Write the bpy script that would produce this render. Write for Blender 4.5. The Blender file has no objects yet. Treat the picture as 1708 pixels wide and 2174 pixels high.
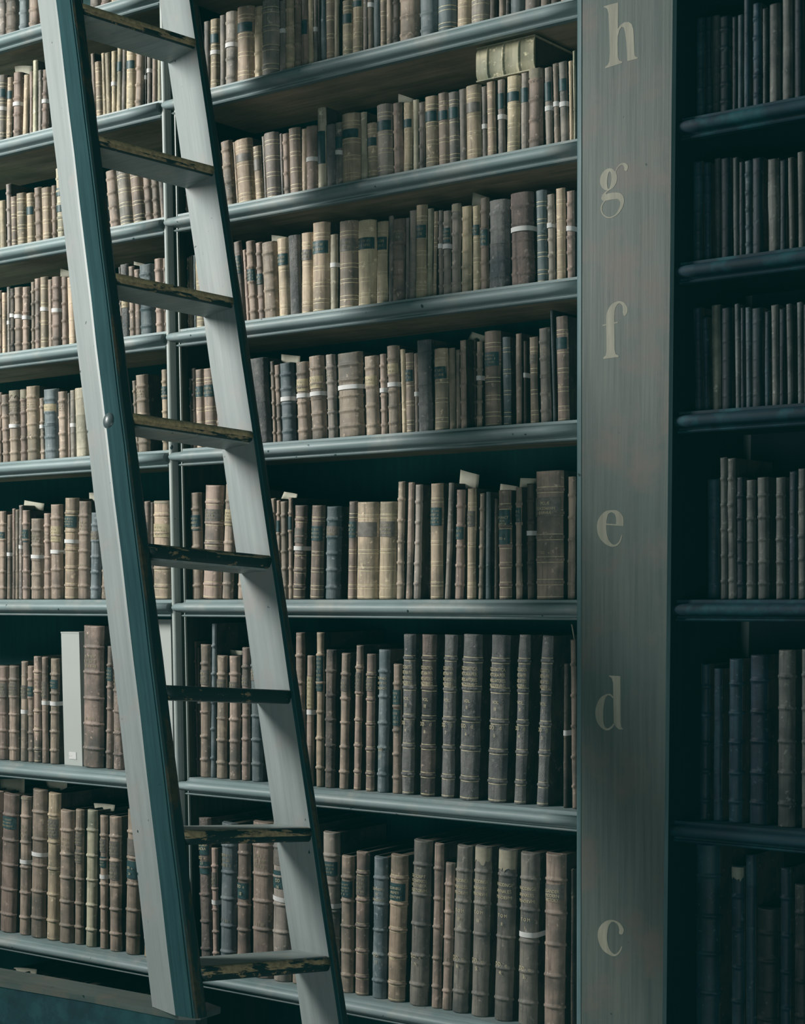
import bpy, bmesh, math, random
from mathutils import Vector, Matrix
from mathutils.geometry import tessellate_polygon

random.seed(7)
rnd = random.Random(11)
sc = bpy.context.scene
COL = sc.collection

# ------------------------------------------------------------------ camera solve
FPX, CX = 3560.0, 854.0
VP_LEFT = (-3937.0, 1273.0)      # where the shelves converge
VP_DOWN = (1200.0, 42000.0)      # where the uprights converge
lo, hi = 1273.0, 2500.0
for _ in range(80):
    m = (lo + hi) / 2
    g = (VP_LEFT[0]-CX)*(VP_DOWN[0]-CX) + (VP_LEFT[1]-m)*(VP_DOWN[1]-m) + FPX*FPX
    lo, hi = (m, hi) if g > 0 else (lo, m)
CY = lo
AX = -Vector((VP_LEFT[0]-CX, VP_LEFT[1]-CY, FPX)).normalized()
AZ = -Vector((VP_DOWN[0]-CX, VP_DOWN[1]-CY, FPX)).normalized()
AY = AZ.cross(AX)

def ray(u, v):
    r = Vector(((u-CX)/FPX, (v-CY)/FPX, 1.0))
    return Vector((r.dot(AX), r.dot(AY), r.dot(AZ)))

_r0 = ray(0, 1273)
_t0 = 4.806
CAM = Vector((0, -_t0*_r0.y, 1.6 - _t0*_r0.z))

def W(u, v, y=0.0):
    r = ray(u, v)
    return CAM + r*((y-CAM.y)/r.y)

def WZ(u, v, z):
    r = ray(u, v)
    return CAM + r*((z-CAM.z)/r.z)

def PR(P):
    c = P - CAM
    v = AX*c.x + AY*c.y + AZ*c.z
    return CX + FPX*v.x/v.z, CY + FPX*v.y/v.z

def cdir(u, v):
    r = Vector((u-CX, v-CY, FPX)).normalized()
    return Vector((r.dot(AX), r.dot(AY), r.dot(AZ)))

cam_d = bpy.data.cameras.new('camera')
cam = bpy.data.objects.new('camera', cam_d)
COL.objects.link(cam)
cam_d.sensor_fit = 'VERTICAL'
cam_d.sensor_height = 36.0
cam_d.lens = FPX/2174*36.0
cam_d.shift_x = 0.0
cam_d.shift_y = (CY-1087.0)/2174.0
cam_d.clip_start = 0.05
right = Vector((AX.x, AY.x, AZ.x)); down = Vector((AX.y, AY.y, AZ.y)); fwd = Vector((AX.z, AY.z, AZ.z))
M = Matrix.Identity(4)
for i in range(3):
    M[i][0] = right[i]; M[i][1] = -down[i]; M[i][2] = -fwd[i]; M[i][3] = CAM[i]
cam.matrix_world = M
sc.camera = cam

Rv, Sv, Nv = cdir(-1055, -10000), cdir(5400, 1660), cdir(-1934, 1466)
_fz = Rv.normalized(); _fx = (Sv-_fz*Sv.dot(_fz)).normalized(); _fy = _fz.cross(_fx)
LADROT = Matrix((_fx, _fy, _fz)).to_euler()

# ------------------------------------------------------------------ materials
MATS = {}
def nt(name):
    m = bpy.data.materials.new(name); m.use_nodes = True
    t = m.node_tree; b = t.nodes['Principled BSDF']
    b.inputs['Specular IOR Level'].default_value = 0.25
    return m, t, b

def node(t, typ, **kw):
    n = t.nodes.new(typ)
    for k, v in kw.items():
        setattr(n, k, v)
    return n

def mixc(t, fac, a, b, blend='MIX'):
    n = node(t, 'ShaderNodeMix', data_type='RGBA', blend_type=blend)
    for sock, val in ((n.inputs[0], fac), (n.inputs[6], a), (n.inputs[7], b)):
        if hasattr(val, 'is_output'): t.links.new(val, sock)
        elif isinstance(val, (int, float)): sock.default_value = val
        else: sock.default_value = (*val, 1)
    return n.outputs[2]

def ramp(t, src, p0, p1, c0=(0,0,0), c1=(1,1,1)):
    n = node(t, 'ShaderNodeValToRGB')
    n.color_ramp.elements[0].position = p0; n.color_ramp.elements[1].position = p1
    n.color_ramp.elements[0].color = (*c0, 1); n.color_ramp.elements[1].color = (*c1, 1)
    t.links.new(src, n.inputs[0]); return n.outputs[0]

def noise(t, vec, scale, detail=4, rough=.6):
    n = node(t, 'ShaderNodeTexNoise')
    n.inputs['Scale'].default_value = scale; n.inputs['Detail'].default_value = detail
    n.inputs['Roughness'].default_value = rough
    t.links.new(vec, n.inputs['Vector']); return n.outputs['Fac']

def leather(name, col, col2, rough=.62, bump=.35, crag=0.0):
    m, t, b = nt(name)
    tc = node(t, 'ShaderNodeTexCoord'); oi = node(t, 'ShaderNodeObjectInfo')
    mul = node(t, 'ShaderNodeVectorMath', operation='SCALE')
    comb = node(t, 'ShaderNodeCombineXYZ')
    at = node(t, 'ShaderNodeAttribute', attribute_name='rv')
    ad = node(t, 'ShaderNodeMath', operation='ADD'); t.links.new(oi.outputs['Random'], ad.inputs[0]); t.links.new(at.outputs['Fac'], ad.inputs[1])
    RN = node(t, 'ShaderNodeMath', operation='FRACT'); t.links.new(ad.outputs[0], RN.inputs[0])
    RND = RN.outputs[0]
    for k in range(3): t.links.new(RND, comb.inputs[k])
    t.links.new(comb.outputs[0], mul.inputs[0]); mul.inputs['Scale'].default_value = 37.0
    add = node(t, 'ShaderNodeVectorMath', operation='ADD')
    t.links.new(tc.outputs['Object'], add.inputs[0]); t.links.new(mul.outputs[0], add.inputs[1])
    vec = add.outputs[0]
    n1 = noise(t, vec, 14, 5, .65)
    f1 = ramp(t, n1, .36, .66)
    c = mixc(t, f1, col, col2)
    # vertical rubbing streaks
    sq = node(t, 'ShaderNodeMapping'); sq.inputs['Scale'].default_value = (160, 60, 9)
    t.links.new(vec, sq.inputs[0])
    n2 = noise(t, sq.outputs[0], 1.0, 3, .6)
    f2 = ramp(t, n2, .5, .78)
    c = mixc(t, f2, c, tuple(x*.55 for x in col2))
    n5 = noise(t, vec, 7, 4, .6)
    c = mixc(t, ramp(t, n5, .46, .72), c, tuple(x*y for x, y in zip(col2, (.42, .52, .55))))
    n3 = noise(t, vec, 70, 3, .6)
    f3 = ramp(t, n3, .62, .75)
    c = mixc(t, f3, c, tuple(min(1, x*1.5+.02) for x in col))
    hs = node(t, 'ShaderNodeHueSaturation')
    mr = node(t, 'ShaderNodeMapRange'); mr.inputs[3].default_value = .72; mr.inputs[4].default_value = 1.18
    t.links.new(RND, mr.inputs[0]); t.links.new(mr.outputs[0], hs.inputs['Value'])
    mh = node(t, 'ShaderNodeMath', operation='MULTIPLY_ADD')
    fr = node(t, 'ShaderNodeMath', operation='FRACT')
    m9 = node(t, 'ShaderNodeMath', operation='MULTIPLY'); m9.inputs[1].default_value = 9.7
    t.links.new(RND, m9.inputs[0]); t.links.new(m9.outputs[0], fr.inputs[0])
    t.links.new(fr.outputs[0], mh.inputs[0]); mh.inputs[1].default_value = .03; mh.inputs[2].default_value = .485
    t.links.new(mh.outputs[0], hs.inputs['Hue'])
    t.links.new(c, hs.inputs['Color']); t.links.new(hs.outputs[0], b.inputs['Base Color'])
    b.inputs['Roughness'].default_value = rough
    bp = node(t, 'ShaderNodeBump'); bp.inputs['Strength'].default_value = bump; bp.inputs['Distance'].default_value = .002
    if crag > 0:
        mu = node(t, 'ShaderNodeTexMusgrave') if False else None
        n4 = noise(t, vec, 55, 8, .75); bp.inputs['Distance'].default_value = .010
        t.links.new(n4, bp.inputs['Height'])
    else:
        t.links.new(n1 if False else n3, bp.inputs['Height'])
    t.links.new(bp.outputs[0], b.inputs['Normal'])
    return m

def plain(name, col, rough=.7, var=.25, scale=25, metallic=0.0):
    m, t, b = nt(name)
    tc = node(t, 'ShaderNodeTexCoord')
    n1 = noise(t, tc.outputs['Object'], scale, 4, .6)
    c = mixc(t, ramp(t, n1, .35, .7), col, tuple(x*(1-var) for x in col))
    t.links.new(c, b.inputs['Base Color'])
    b.inputs['Roughness'].default_value = rough; b.inputs['Metallic'].default_value = metallic
    return m

def painted(name, col, col2, col3=None, grain=(60, 60, 3), rough=.45, spots=True, patch=1.6, bump=.25, amt=(.42, .7), rot=None, gs=.72):
    """old oil paint on wood: broad patches, fine grain along Z, small chips"""
    m, t, b = nt(name)
    tc = node(t, 'ShaderNodeTexCoord'); vec = tc.outputs['Object']
    if rot:
        mr = node(t, 'ShaderNodeMapping'); mr.inputs['Rotation'].default_value = rot
        t.links.new(vec, mr.inputs[0]); vec = mr.outputs[0]
    n1 = noise(t, vec, patch, 5, .6)
    c = mixc(t, ramp(t, n1, *amt), col, col2)
    mp = node(t, 'ShaderNodeMapping'); mp.inputs['Scale'].default_value = grain
    t.links.new(vec, mp.inputs[0])
    n2 = noise(t, mp.outputs[0], 1.0, 6, .7)
    c = mixc(t, ramp(t, n2, .38, .72), c, tuple(x*gs for x in col2))
    if col3:
        n3 = noise(t, vec, patch*3.1, 4, .6)
        c = mixc(t, ramp(t, n3, .52, .72), c, col3)
    if spots:
        n4 = noise(t, vec, 48, 2, .5)
        c = mixc(t, ramp(t, n4, .74, .77), c, (.012, .03, .03))
    t.links.new(c, b.inputs['Base Color'])
    b.inputs['Roughness'].default_value = rough
    bp = node(t, 'ShaderNodeBump'); bp.inputs['Strength'].default_value = bump; bp.inputs['Distance'].default_value = .0015
    t.links.new(n2, bp.inputs['Height']); t.links.new(bp.outputs[0], b.inputs['Normal'])
    return m

def worn(name, wood, dark, thr=.5, grain=(30, 30, 30)):
    m, t, b = nt(name)
    tc = node(t, 'ShaderNodeTexCoord')
    mr = node(t, 'ShaderNodeMapping'); mr.inputs['Rotation'].default_value = LADROT
    t.links.new(tc.outputs['Object'], mr.inputs[0])
    mp = node(t, 'ShaderNodeMapping'); mp.inputs['Scale'].default_value = grain
    t.links.new(mr.outputs[0], mp.inputs[0])
    n1 = noise(t, mp.outputs[0], 1, 6, .65)
    n2 = noise(t, tc.outputs['Object'], 90, 4, .6)
    w = mixc(t, ramp(t, n2, .4, .65), wood, tuple(x*.55 for x in wood))
    c = mixc(t, ramp(t, n1, thr-.02, thr+.02), w, dark)
    t.links.new(c, b.inputs['Base Color']); b.inputs['Roughness'].default_value = .55
    bp = node(t, 'ShaderNodeBump'); bp.inputs['Strength'].default_value = .4; bp.inputs['Distance'].default_value = .001
    t.links.new(n1, bp.inputs['Height']); t.links.new(bp.outputs[0], b.inputs['Normal'])
    return m

LC = {  # leather colours
 't': ((.385, .312, .220), (.265, .210, .150)),
 'b': ((.270, .212, .168), (.175, .138, .112)),
 'g': ((.235, .205, .175), (.150, .135, .120)),
 'd': ((.075, .062, .048), (.040, .036, .030)),
 's': ((.130, .155, .158), (.080, .105, .112)),
 'c': ((.37, .345, .26), (.28, .25, .18)),
 'w': ((.30, .32, .305), (.285, .305, .29)),
 'h': ((.155, .140, .120), (.095, .090, .082)),
 'k': ((.030, .036, .034), (.018, .024, .024)),
}
for k, (a, b_) in LC.items():
    MATS[k] = leather('leather_'+k, a, b_) if k != 'w' else plain('grey_card', a, .8, .06, 6)
MATS['x'] = leather('crackled_leather', (.205, .20, .19), (.12, .125, .125), bump=.9, crag=1)
MATS['xb'] = leather('crackled_brown_leather', (.24, .19, .16), (.13, .11, .10), bump=.8, crag=1)
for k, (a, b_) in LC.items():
    f = (.30, .40, .46)  # dims and blues the leathers: the right bay's shade goes into their colour
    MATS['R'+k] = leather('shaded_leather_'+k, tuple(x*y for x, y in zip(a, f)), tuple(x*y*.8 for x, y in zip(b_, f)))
MATS['RS'] = leather('shaded_blue_leather', (.012, .032, .046), (.006, .014, .026))  # near-black blues with the right bay's shade in the colour
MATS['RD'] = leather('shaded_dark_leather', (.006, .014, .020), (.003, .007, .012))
MATS['board'] = leather('shade_darkened_boards', (.060, .058, .044), (.030, .034, .030))  # cover sides darkened: the shade between books is put into their colour
MATS['gold'] = plain('old_gilding', (.50, .44, .28), .5, .45, 120)
MATS['gilt_dim'] = plain('rubbed_gilding', (.30, .27, .18), .5, .6, 120)
MATS['pages'] = plain('page_edges', (.060, .050, .035), .9, .35, 60)
MATS['paper'] = plain('white_paper_strip', (.46, .46, .45), .85, .08, 30)
MATS['torn'] = plain('scuffed_pale_leather', (.25, .23, .175), .8, .4, 30)
MATS['slip'] = plain('aged_paper_slip', (.34, .335, .27), .85, .2, 20)
MATS['lab_k'] = plain('dark_label_leather', (.030, .065, .070), .5, .5, 90)
MATS['lab_b'] = plain('brown_label_leather', (.13, .12, .105), .5, .4, 90)
MATS['lab_t'] = plain('tan_label_leather', (.33, .28, .18), .6, .3, 90)
MATS['shelfpaint'] = painted('worn_grey_green_shelf_paint', (.185, .235, .238), (.135, .190, .193), (.22, .232, .222), grain=(3, 60, 60), patch=3, rough=.5)
MATS['under'] = painted('unpainted_shelf_underside', (.50, .39, .27), (.24, .21, .13), (.36, .30, .20), grain=(3, 30, 60), patch=4, rough=.8, spots=False)
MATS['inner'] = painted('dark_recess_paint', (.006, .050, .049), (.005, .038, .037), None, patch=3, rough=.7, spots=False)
MATS['post'] = painted('grey_post_paint', (.33, .36, .34), (.24, .28, .27), None, patch=4)
MATS['postdark'] = painted('dark_post_edge', (.045, .050, .035), (.02, .03, .025), None, patch=6)
MATS['pillar'] = painted('pilaster_paint', (.092, .104, .094), (.064, .086, .079), (.102, .090, .080), grain=(110, 110, 3), patch=2.6, rough=.5, amt=(.35, .68))
MATS['pillaredge'] = painted('pilaster_edge_paint', (.10, .16, .17), (.07, .12, .13), None, patch=4, rough=.4)
MATS['letter'] = painted('faded_letter_paint', (.25, .245, .195), (.21, .21, .165), None, grain=(90, 90, 5), patch=9, rough=.6, spots=False)
MATS['rshelf'] = painted('shaded_blue_shelf_paint', (.004, .024, .036), (.003, .008, .016), (.006, .050, .062), grain=(3, 60, 60), patch=5, rough=.75, spots=False)  # right bay's shade painted into shelf and recess colours
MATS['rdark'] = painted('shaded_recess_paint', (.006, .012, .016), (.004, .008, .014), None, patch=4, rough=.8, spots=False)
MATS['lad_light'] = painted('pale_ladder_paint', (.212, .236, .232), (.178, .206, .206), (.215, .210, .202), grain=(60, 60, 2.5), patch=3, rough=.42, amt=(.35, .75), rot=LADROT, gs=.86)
MATS['lad_teal'] = painted('teal_bead_and_flank_shade', (.022, .058, .064), (.016, .044, .050), None, grain=(90, 90, 3), patch=4, rough=.62, rot=LADROT)  # bead colour; on the left rail's flank it paints in the chamfer's shade
MATS['lad_teal'].node_tree.nodes['Principled BSDF'].inputs['Specular IOR Level'].default_value = .06
MATS['lad_teal'].node_tree.nodes['Principled BSDF'].inputs['Roughness'].default_value = .9
MATS['lad_edge'] = worn('worn_ladder_edge', (.055, .045, .025), (.010, .026, .026), .46, (18, 18, 3))
MATS['lad_bead'] = painted('ladder_bead_paint', (.03, .085, .10), (.012, .035, .04), None, patch=8, rough=.4)
MATS['tread_worn'] = worn('worn_tread_wood', (.50, .37, .20), (.010, .022, .022), .60, (14, 30, 40))
MATS['tread_dark'] = worn('dark_tread_paint', (.36, .27, .15), (.010, .022, .022), .50, (10, 30, 50))
MATS['tread_black'] = worn('black_tread_paint', (.30, .22, .12), (.012, .024, .024), .38, (40, 60, 60))
MATS['tread'] = painted('grey_tread_paint', (.26, .30, .29), (.20, .245, .24), (.28, .275, .24), grain=(4, 60, 60), patch=5)
MATS['ledge'] = painted('ledge_top_paint', (.085, .10, .09), (.06, .085, .08), (.11, .10, .08), grain=(4, 40, 40), patch=4, rough=.35)
MATS['ledge_side'] = painted('ledge_side_paint', (.012, .050, .055), (.010, .030, .040), (.02, .07, .08), grain=(20, 20, 20), patch=5, rough=.55)
MATS['iron'] = plain('painted_bolt_head', (.07, .095, .10), .3, .5, 60)
MATS['floor'] = painted('floor_boards', (.06, .05, .04), (.03, .03, .028), None, grain=(3, 60, 60), patch=2)
MATS['wall'] = plain('plaster_wall', (.10, .13, .13), .9, .2, 3)

# ------------------------------------------------------------------ helpers
def mesh_obj(name, verts, faces, mats, parent=None, midx=None, smooth=None, loc=None):
    me = bpy.data.meshes.new(name)
    me.from_pydata([tuple(v) for v in verts], [], faces)
    for m in (mats if isinstance(mats, (list, tuple)) else [mats]):
        me.materials.append(m)
    if midx:
        me.polygons.foreach_set('material_index', midx)
    if smooth is True:
        me.polygons.foreach_set('use_smooth', [True]*len(faces))
    elif smooth:
        me.polygons.foreach_set('use_smooth', smooth)
    me.update()
    o = bpy.data.objects.new(name, me)
    COL.objects.link(o)
    if parent: o.parent = parent
    if loc is not None: o.location = loc
    return o

class MB:
    def __init__(s): s.v = []; s.f = []; s.m = []; s.s = []
    def add(s, vs, fs, mi=0, sm=False):
        k = len(s.v); s.v += [Vector(v) for v in vs]
        for f in fs:
            s.f.append([i+k for i in f]); s.m.append(mi); s.s.append(sm)
    def box(s, x0, x1, y0, y1, z0, z1, mi=0):
        s.add([(x0,y0,z0),(x1,y0,z0),(x1,y1,z0),(x0,y1,z0),(x0,y0,z1),(x1,y0,z1),(x1,y1,z1),(x0,y1,z1)],
              [(0,3,2,1),(4,5,6,7),(0,1,5,4),(1,2,6,5),(2,3,7,6),(3,0,4,7)], mi)
    def build(s, name, mats, parent=None, loc=None):
        return mesh_obj(name, s.v, s.f, mats, parent, s.m, s.s, loc)

def empty(name, loc, label, cat, group=None):
    o = bpy.data.objects.new(name, None); COL.objects.link(o)
    o.empty_display_size = .02
    o.location = loc; o['label'] = label; o['category'] = cat
    if group: o['group'] = group
    return o

def structure(o):
    o['kind'] = 'structure'; return o

# ------------------------------------------------------------------ levels of the shelves
ROWZ = {0: 3.148, 1: 2.870, 2: 2.579, 3: 2.291, 4: 1.988, 5: 1.600, 6: 1.134, 7: 0.625, 8: 0.115}
PLANE = 0.03
DEPTH = 0.30
xPL = W(361, 800).x; xPR = W(384, 800).x            # the slim post
PF = -.042
xQL = W(1222.5, 1100, PF).x                                # pilaster left edge
xLeft = W(-420, 1273).x
xRight = W(2080, 1273).x

# ------------------------------------------------------------------ room shell
mb = MB(); mb.box(-9, 6, -6, DEPTH+.14, -.06, 0)
structure(mb.build('floor', MATS['floor']))
mb = MB(); mb.box(-9, 6, DEPTH+.04, DEPTH+.14, 0, 5.4)
structure(mb.build('wall_back', MATS['wall']))

# ------------------------------------------------------------------ bookcase
def moulding_profile():
    P = [(0.0, 0.0), (-.010, -.0005), (-.010, -.006), (-.015, -.0085)]
    for k in range(9):
        a = math.radians(80 - k*20)
        P.append((-.0185 - .0125*math.cos(a)*1.0, -.0205 + .0120*math.sin(a)))
    P += [(-.015, -.0335), (-.009, -.035), (-.009, -.0385), (-.014, -.039), (-.0165, -.0415), (-.014, -.044), (-.002, -.045), (0, -.045)]
    return P
PROF = moulding_profile()

def shelf(parent, x0, x1, z, mats, nose=False, name='shelf_board', xm1=None):
    mb = MB(); mb.box(x0, x1, 0, DEPTH, z-.028, z, 0)
    # underside material on bottom face
    mb.m[0] = 1
    o = mb.build(name, mats, parent)
    xa, xb = x0, (xm1 if xm1 is not None else x1)
    vs, fs, sm = [], [], []
    n = len(PROF)
    segs = 14
    for i in range(segs+1):
        for (y, dz) in PROF:
            if i == 0:
                x = xa + (.034 + y*1.45 if nose else 0) - .010*(1 if nose else 0)
            else:
                x = xa + .03 + (xb-xa-.03)*((i-1)/(segs-1)) if nose else xa + (xb-xa)*i/segs
            vs.append((x, y, z+dz))
    for i in range(segs):
        for j in range(n-1):
            fs.append((i*n+j, i*n+j+1, (i+1)*n+j+1, (i+1)*n+j)); sm.append(2 < j < 14)
    fs.append(tuple(range(n-1, -1, -1))); sm.append(False)
    fs.append(tuple(segs*n+k for k in range(n))); sm.append(False)
    mesh_obj('shelf_moulding', vs, fs, mats[0], o, None, sm)
    return o

TOPZ = 4.95
case = empty('bookcase', (W(700, 1273).x, 0, 0), 'tall grey-green painted bookcase with moulded shelves and slim post behind the ladder', 'bookcase')
OFF = Vector(case.location)
class Shift:
    pass
def reparent(o):
    return o
case.location = (0, 0, 0)

mb = MB(); mb.box(xLeft, xQL+.0, DEPTH, DEPTH+.02, 0, TOPZ)
mb.build('back_panel', MATS['inner'], case)
mb = MB(); mb.box(xLeft-.03, xLeft, -.01, DEPTH, 0, TOPZ)
mb.build('side_panel', MATS['inner'], case)
# slim post : thick board, half-round strip in front
mb = MB(); mb.box(xPL+.004, xPR, .004, DEPTH, 0, TOPZ, 0)
post = mb.build('upright', [MATS['postdark']], case)
mb = MB()
ring = []
xc = (xPL + W(372, 800).x)/2; rr = (W(372, 800).x - xPL)/2
vs, fs, sm = [], [], []
ks = 10
for zi, z in enumerate((0, TOPZ)):
    for k in range(ks):
        a = math.pi*k/(ks-1)
        vs.append((xc - rr*math.cos(a), -.006 - .011*math.sin(a), z))
    vs.append((xc+rr, .004, z)); vs.append((xc-rr, .004, z))
n = ks+2
for k in range(n):
    fs.append((k, (k+1) % n, n+(k+1) % n, n+k)); sm.append(k < ks-1)
mesh_obj('rounded_strip', vs, fs, MATS['post'], post, None, sm)
mb = MB(); mb.box(xPR-.003, xPR-.0005, -.002, .006, 0, TOPZ); mb.build('edge_bead', MATS['post'], post)
SM = [MATS['shelfpaint'], MATS['under']]
allz = dict(ROWZ)
allz[-1] = 3.148+.29; allz[-2] = 3.148+.58; allz[-3] = 3.148+.87; allz[-4] = 3.148+1.16; allz[-5] = TOPZ
for r, z in sorted(allz.items()):
    shelf(case, xLeft, xPL+.002, z, SM, xm1=xPL-.0005)
    shelf(case, xPR, xQL-.001, z, SM, nose=True)
mb = MB(); mb.box(xLeft, xQL-.002, .02, .05, 0, ROWZ[8]-.03); mb.build('plinth', MATS['inner'], case)

# pilaster with the painted letters
PF = -.042
qx = [(W(1223, 100, PF).x, W(1433, 0, PF).x), (W(1223, 2000, PF).x, W(1411, 2174, PF).x)]
def qedge(z):
    a = (z-W(1411, 2174, PF).z)/(W(1433, 0, PF).z-W(1411, 2174, PF).z)
    return W(1222.5, 1100, PF).x, qx[1][1]+(qx[0][1]-qx[1][1])*a
pil = empty('lettered_pilaster', (0, 0, 0), 'broad grey-green painted wooden pilaster with column of pale lower-case letters', 'pilaster')
vs, fs, mi = [], [], []
zs = [0, .6, 1.2, 1.8, 2.4, 3.0, 3.6, TOPZ]
for z in zs:
    a, b = qedge(z)
    e = .0035
    vs += [(a, DEPTH, z), (a, PF+e, z), (a+e*1.2, PF, z), (a+.012, PF, z), (a+.0135, PF+.0015, z), (a+.0150, PF, z), (b-.006, PF, z), (b, PF+.006, z), (b, DEPTH, z)]
n = 9
for i in range(len(zs)-1):
    for j in range(n):
        fs.append((i*n+j, i*n+(j+1) % n, (i+1)*n+(j+1) % n, (i+1)*n+j)); mi.append(1 if j in (0, 1, 2, 6) else (2 if j in (7, 8) else 0))
fs.append(tuple(range(n-1, -1, -1))); mi.append(2); fs.append(tuple((len(zs)-1)*n+k for k in range(n))); mi.append(2)
mesh_obj('board', vs, fs, [MATS['pillar'], MATS['pillaredge'], MATS['rdark']], pil, mi)  # right side takes a near-black colour that paints in its shade

def cr(pts, sub=8):
    out = []
    P = [pts[0]]+list(pts)+[pts[-1]]
    for i in range(1, len(P)-2):
        for k in range(sub):
            t = k/sub
            out.append(tuple(.5*((2*P[i][c])+(-P[i-1][c]+P[i+1][c])*t+(2*P[i-1][c]-5*P[i][c]+4*P[i+1][c]-P[i+2][c])*t*t
                       + (-P[i-1][c]+3*P[i][c]-3*P[i+1][c]+P[i+2][c])*t**3) for c in range(3)))
    out.append(tuple(pts[-1])); return out

class Letter:
    def __init__(s, ox, oy, sc_): s.o = (ox, oy, sc_); s.v = []; s.f = []; s.k = 0
    def P(s, x, y):
        w = W(s.o[0]+x/s.o[2], s.o[1]+y/s.o[2], PF-.0004-.00001*s.k); return w
    def poly(s, pts):
        s.k += 1
        tri = tessellate_polygon([[Vector((x, y, 0)) for x, y in pts]])
        k = len(s.v); s.v += [s.P(x, y) for x, y in pts]
        for t in tri:
            a, b, c = t
            A, B, C_ = (Vector((*pts[i], 0)) for i in t)
            if (B-A).cross(C_-A).z > 0: a, c = c, a
            s.f.append((k+a, k+b, k+c))
    def strip(s, pts, cap=True):
        s.k += 1
        q = cr(pts)
        L, R = [], []
        for i, (x, y, w) in enumerate(q):
            a = q[max(0, i-1)]; b = q[min(len(q)-1, i+1)]
            d = Vector((b[0]-a[0], b[1]-a[1])); d = d.normalized() if d.length > 0 else Vector((0, 1))
            nx, ny = -d.y, d.x
            L.append((x+nx*w/2, y+ny*w/2)); R.append((x-nx*w/2, y-ny*w/2))
        k = len(s.v); n = len(q)
        s.v += [s.P(*p) for p in L] + [s.P(*p) for p in R]
        for i in range(n-1):
            s.f.append((k+i, k+i+1, k+n+i+1, k+n+i))
        if cap:
            for (x, y, w) in (q[0], q[-1]):
                if w > 14: s.disc(x, y, w/2)
    def disc(s, x, y, r):
        s.k += 1
        k = len(s.v); m_ = 18
        s.v += [s.P(x+r*math.cos(2*math.pi*i/m_), y+r*math.sin(2*math.pi*i/m_)) for i in range(m_)]
        s.f.append(tuple(k+i for i in range(m_)))
    def done(s, lab):
        o = mesh_obj('painted_letter', s.v, s.f, MATS['letter'], pil); o['label'] = lab
        bm = bmesh.new(); bm.from_mesh(o.data)
        for f in bm.faces:
            f.normal_update()
            if f.normal.y > 0: f.normal_flip()
        bm.to_mesh(o.data); bm.free()

L = Letter(1200, 0, 4.528)
L.poly([(365,62),(432,42),(505,24),(503,275),(528,240),(565,214),(606,210),(636,232),(652,285),(658,400),(663,530),(674,546),(695,552),(690,563),(594,588),(591,500),(582,390),(572,310),(558,262),(540,258),(518,288),(503,345),(500,430),(504,545),(514,580),(548,594),(543,606),(378,658),(380,645),(405,625),(420,588),(425,500),(420,300),(413,130),(400,85),(385,74),(365,70)])
L.done('pale painted lower-case letter h')
L = Letter(1200, 0, 4.528)
def ringpts(L, co, ro, ci, ri, n=36):
    L.k += 1
    k = len(L.v)
    for i in range(n):
        a = 2*math.pi*i/n
        L.v.append(L.P(co[0]+ro[0]*math.cos(a)+ro[2]*math.sin(a), co[1]+ro[1]*math.sin(a)))
    for i in range(n):
        a = 2*math.pi*i/n
        L.v.append(L.P(ci[0]+ri[0]*math.cos(a)+ri[2]*math.sin(a), ci[1]+ri[1]*math.sin(a)))
    for i in range(n):
        j = (i+1) % n
        L.f.append((k+i, k+j, k+n+j, k+n+i))
ringpts(L, (413, 1724), (81, 106, -12), (419, 1733), (20, 84, -6))
L.strip([(480,1655,8),(496,1615,9),(530,1580,14),(560,1578,26),(580,1600,38),(579,1628,30)])
L.strip([(420,1822,8),(388,1848,12),(368,1880,34)])
L.strip([(372,1905,56),(430,1888,64),(495,1882,62),(528,1898,56),(542,1945,36),(525,2010,24),(480,2068,15),(420,2092,10),(372,2072,12),(346,2030,13),(346,1980,12),(374,1932,12)])
L.done('pale painted lower-case letter g')
L = Letter(1200, 620, 3.884)
L.strip([(371,510,66),(370,380,66),(368,250,68),(370,185,64),(392,120,44),(436,84,18),(474,98,26),(490,132,38),(490,168,36),(486,186,22)], cap=True)
L.poly([(310,540),(332,522),(340,470),(404,470),(412,512),(440,527),(436,535),(312,552)])
L.strip([(306,275,9),(430,250,9)], cap=False)
L.done('pale painted lower-case letter f')
L = Letter(1200, 620, 3.884)
L.strip([(382,1804,12),(335,1826,38),(302,1890,72),(298,1960,76),(314,2020,64),(352,2072,36),(400,2092,16),(440,2068,14),(460,2022,11),(466,1998,6)], cap=False)
L.strip([(374,1806,12),(416,1818,36),(444,1860,58),(446,1920,60)], cap=False)
L.strip([(325,1914,11),(476,1924,11)], cap=False)
L.done('pale painted lower-case letter e')
L = Letter(1200, 1400, 3.292)
L.poly([(303,112),(383,117),(384,440),(389,470),(402,488),(375,490),(350,470),(337,440),(332,160),(322,130),(304,118)])
L.strip([(332,268,10),(312,247,10),(284,250,12),(254,285,38),(236,355,54),(240,425,46),(262,472,24),(290,489,14),(320,475,14),(338,450,9)], cap=False)
L.done('pale painted lower-case letter d')
L = Letter(1200, 1400, 3.292)
L.strip([(388,1908,30),(390,1886,30),(370,1848,18),(330,1827,12),(290,1845,38),(262,1892,64),(258,1950,62),(276,2012,48),(310,2052,26),(345,2067,14),(375,2045,11),(394,2005,5)])
L.done('pale painted lower-case letter c')

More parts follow.
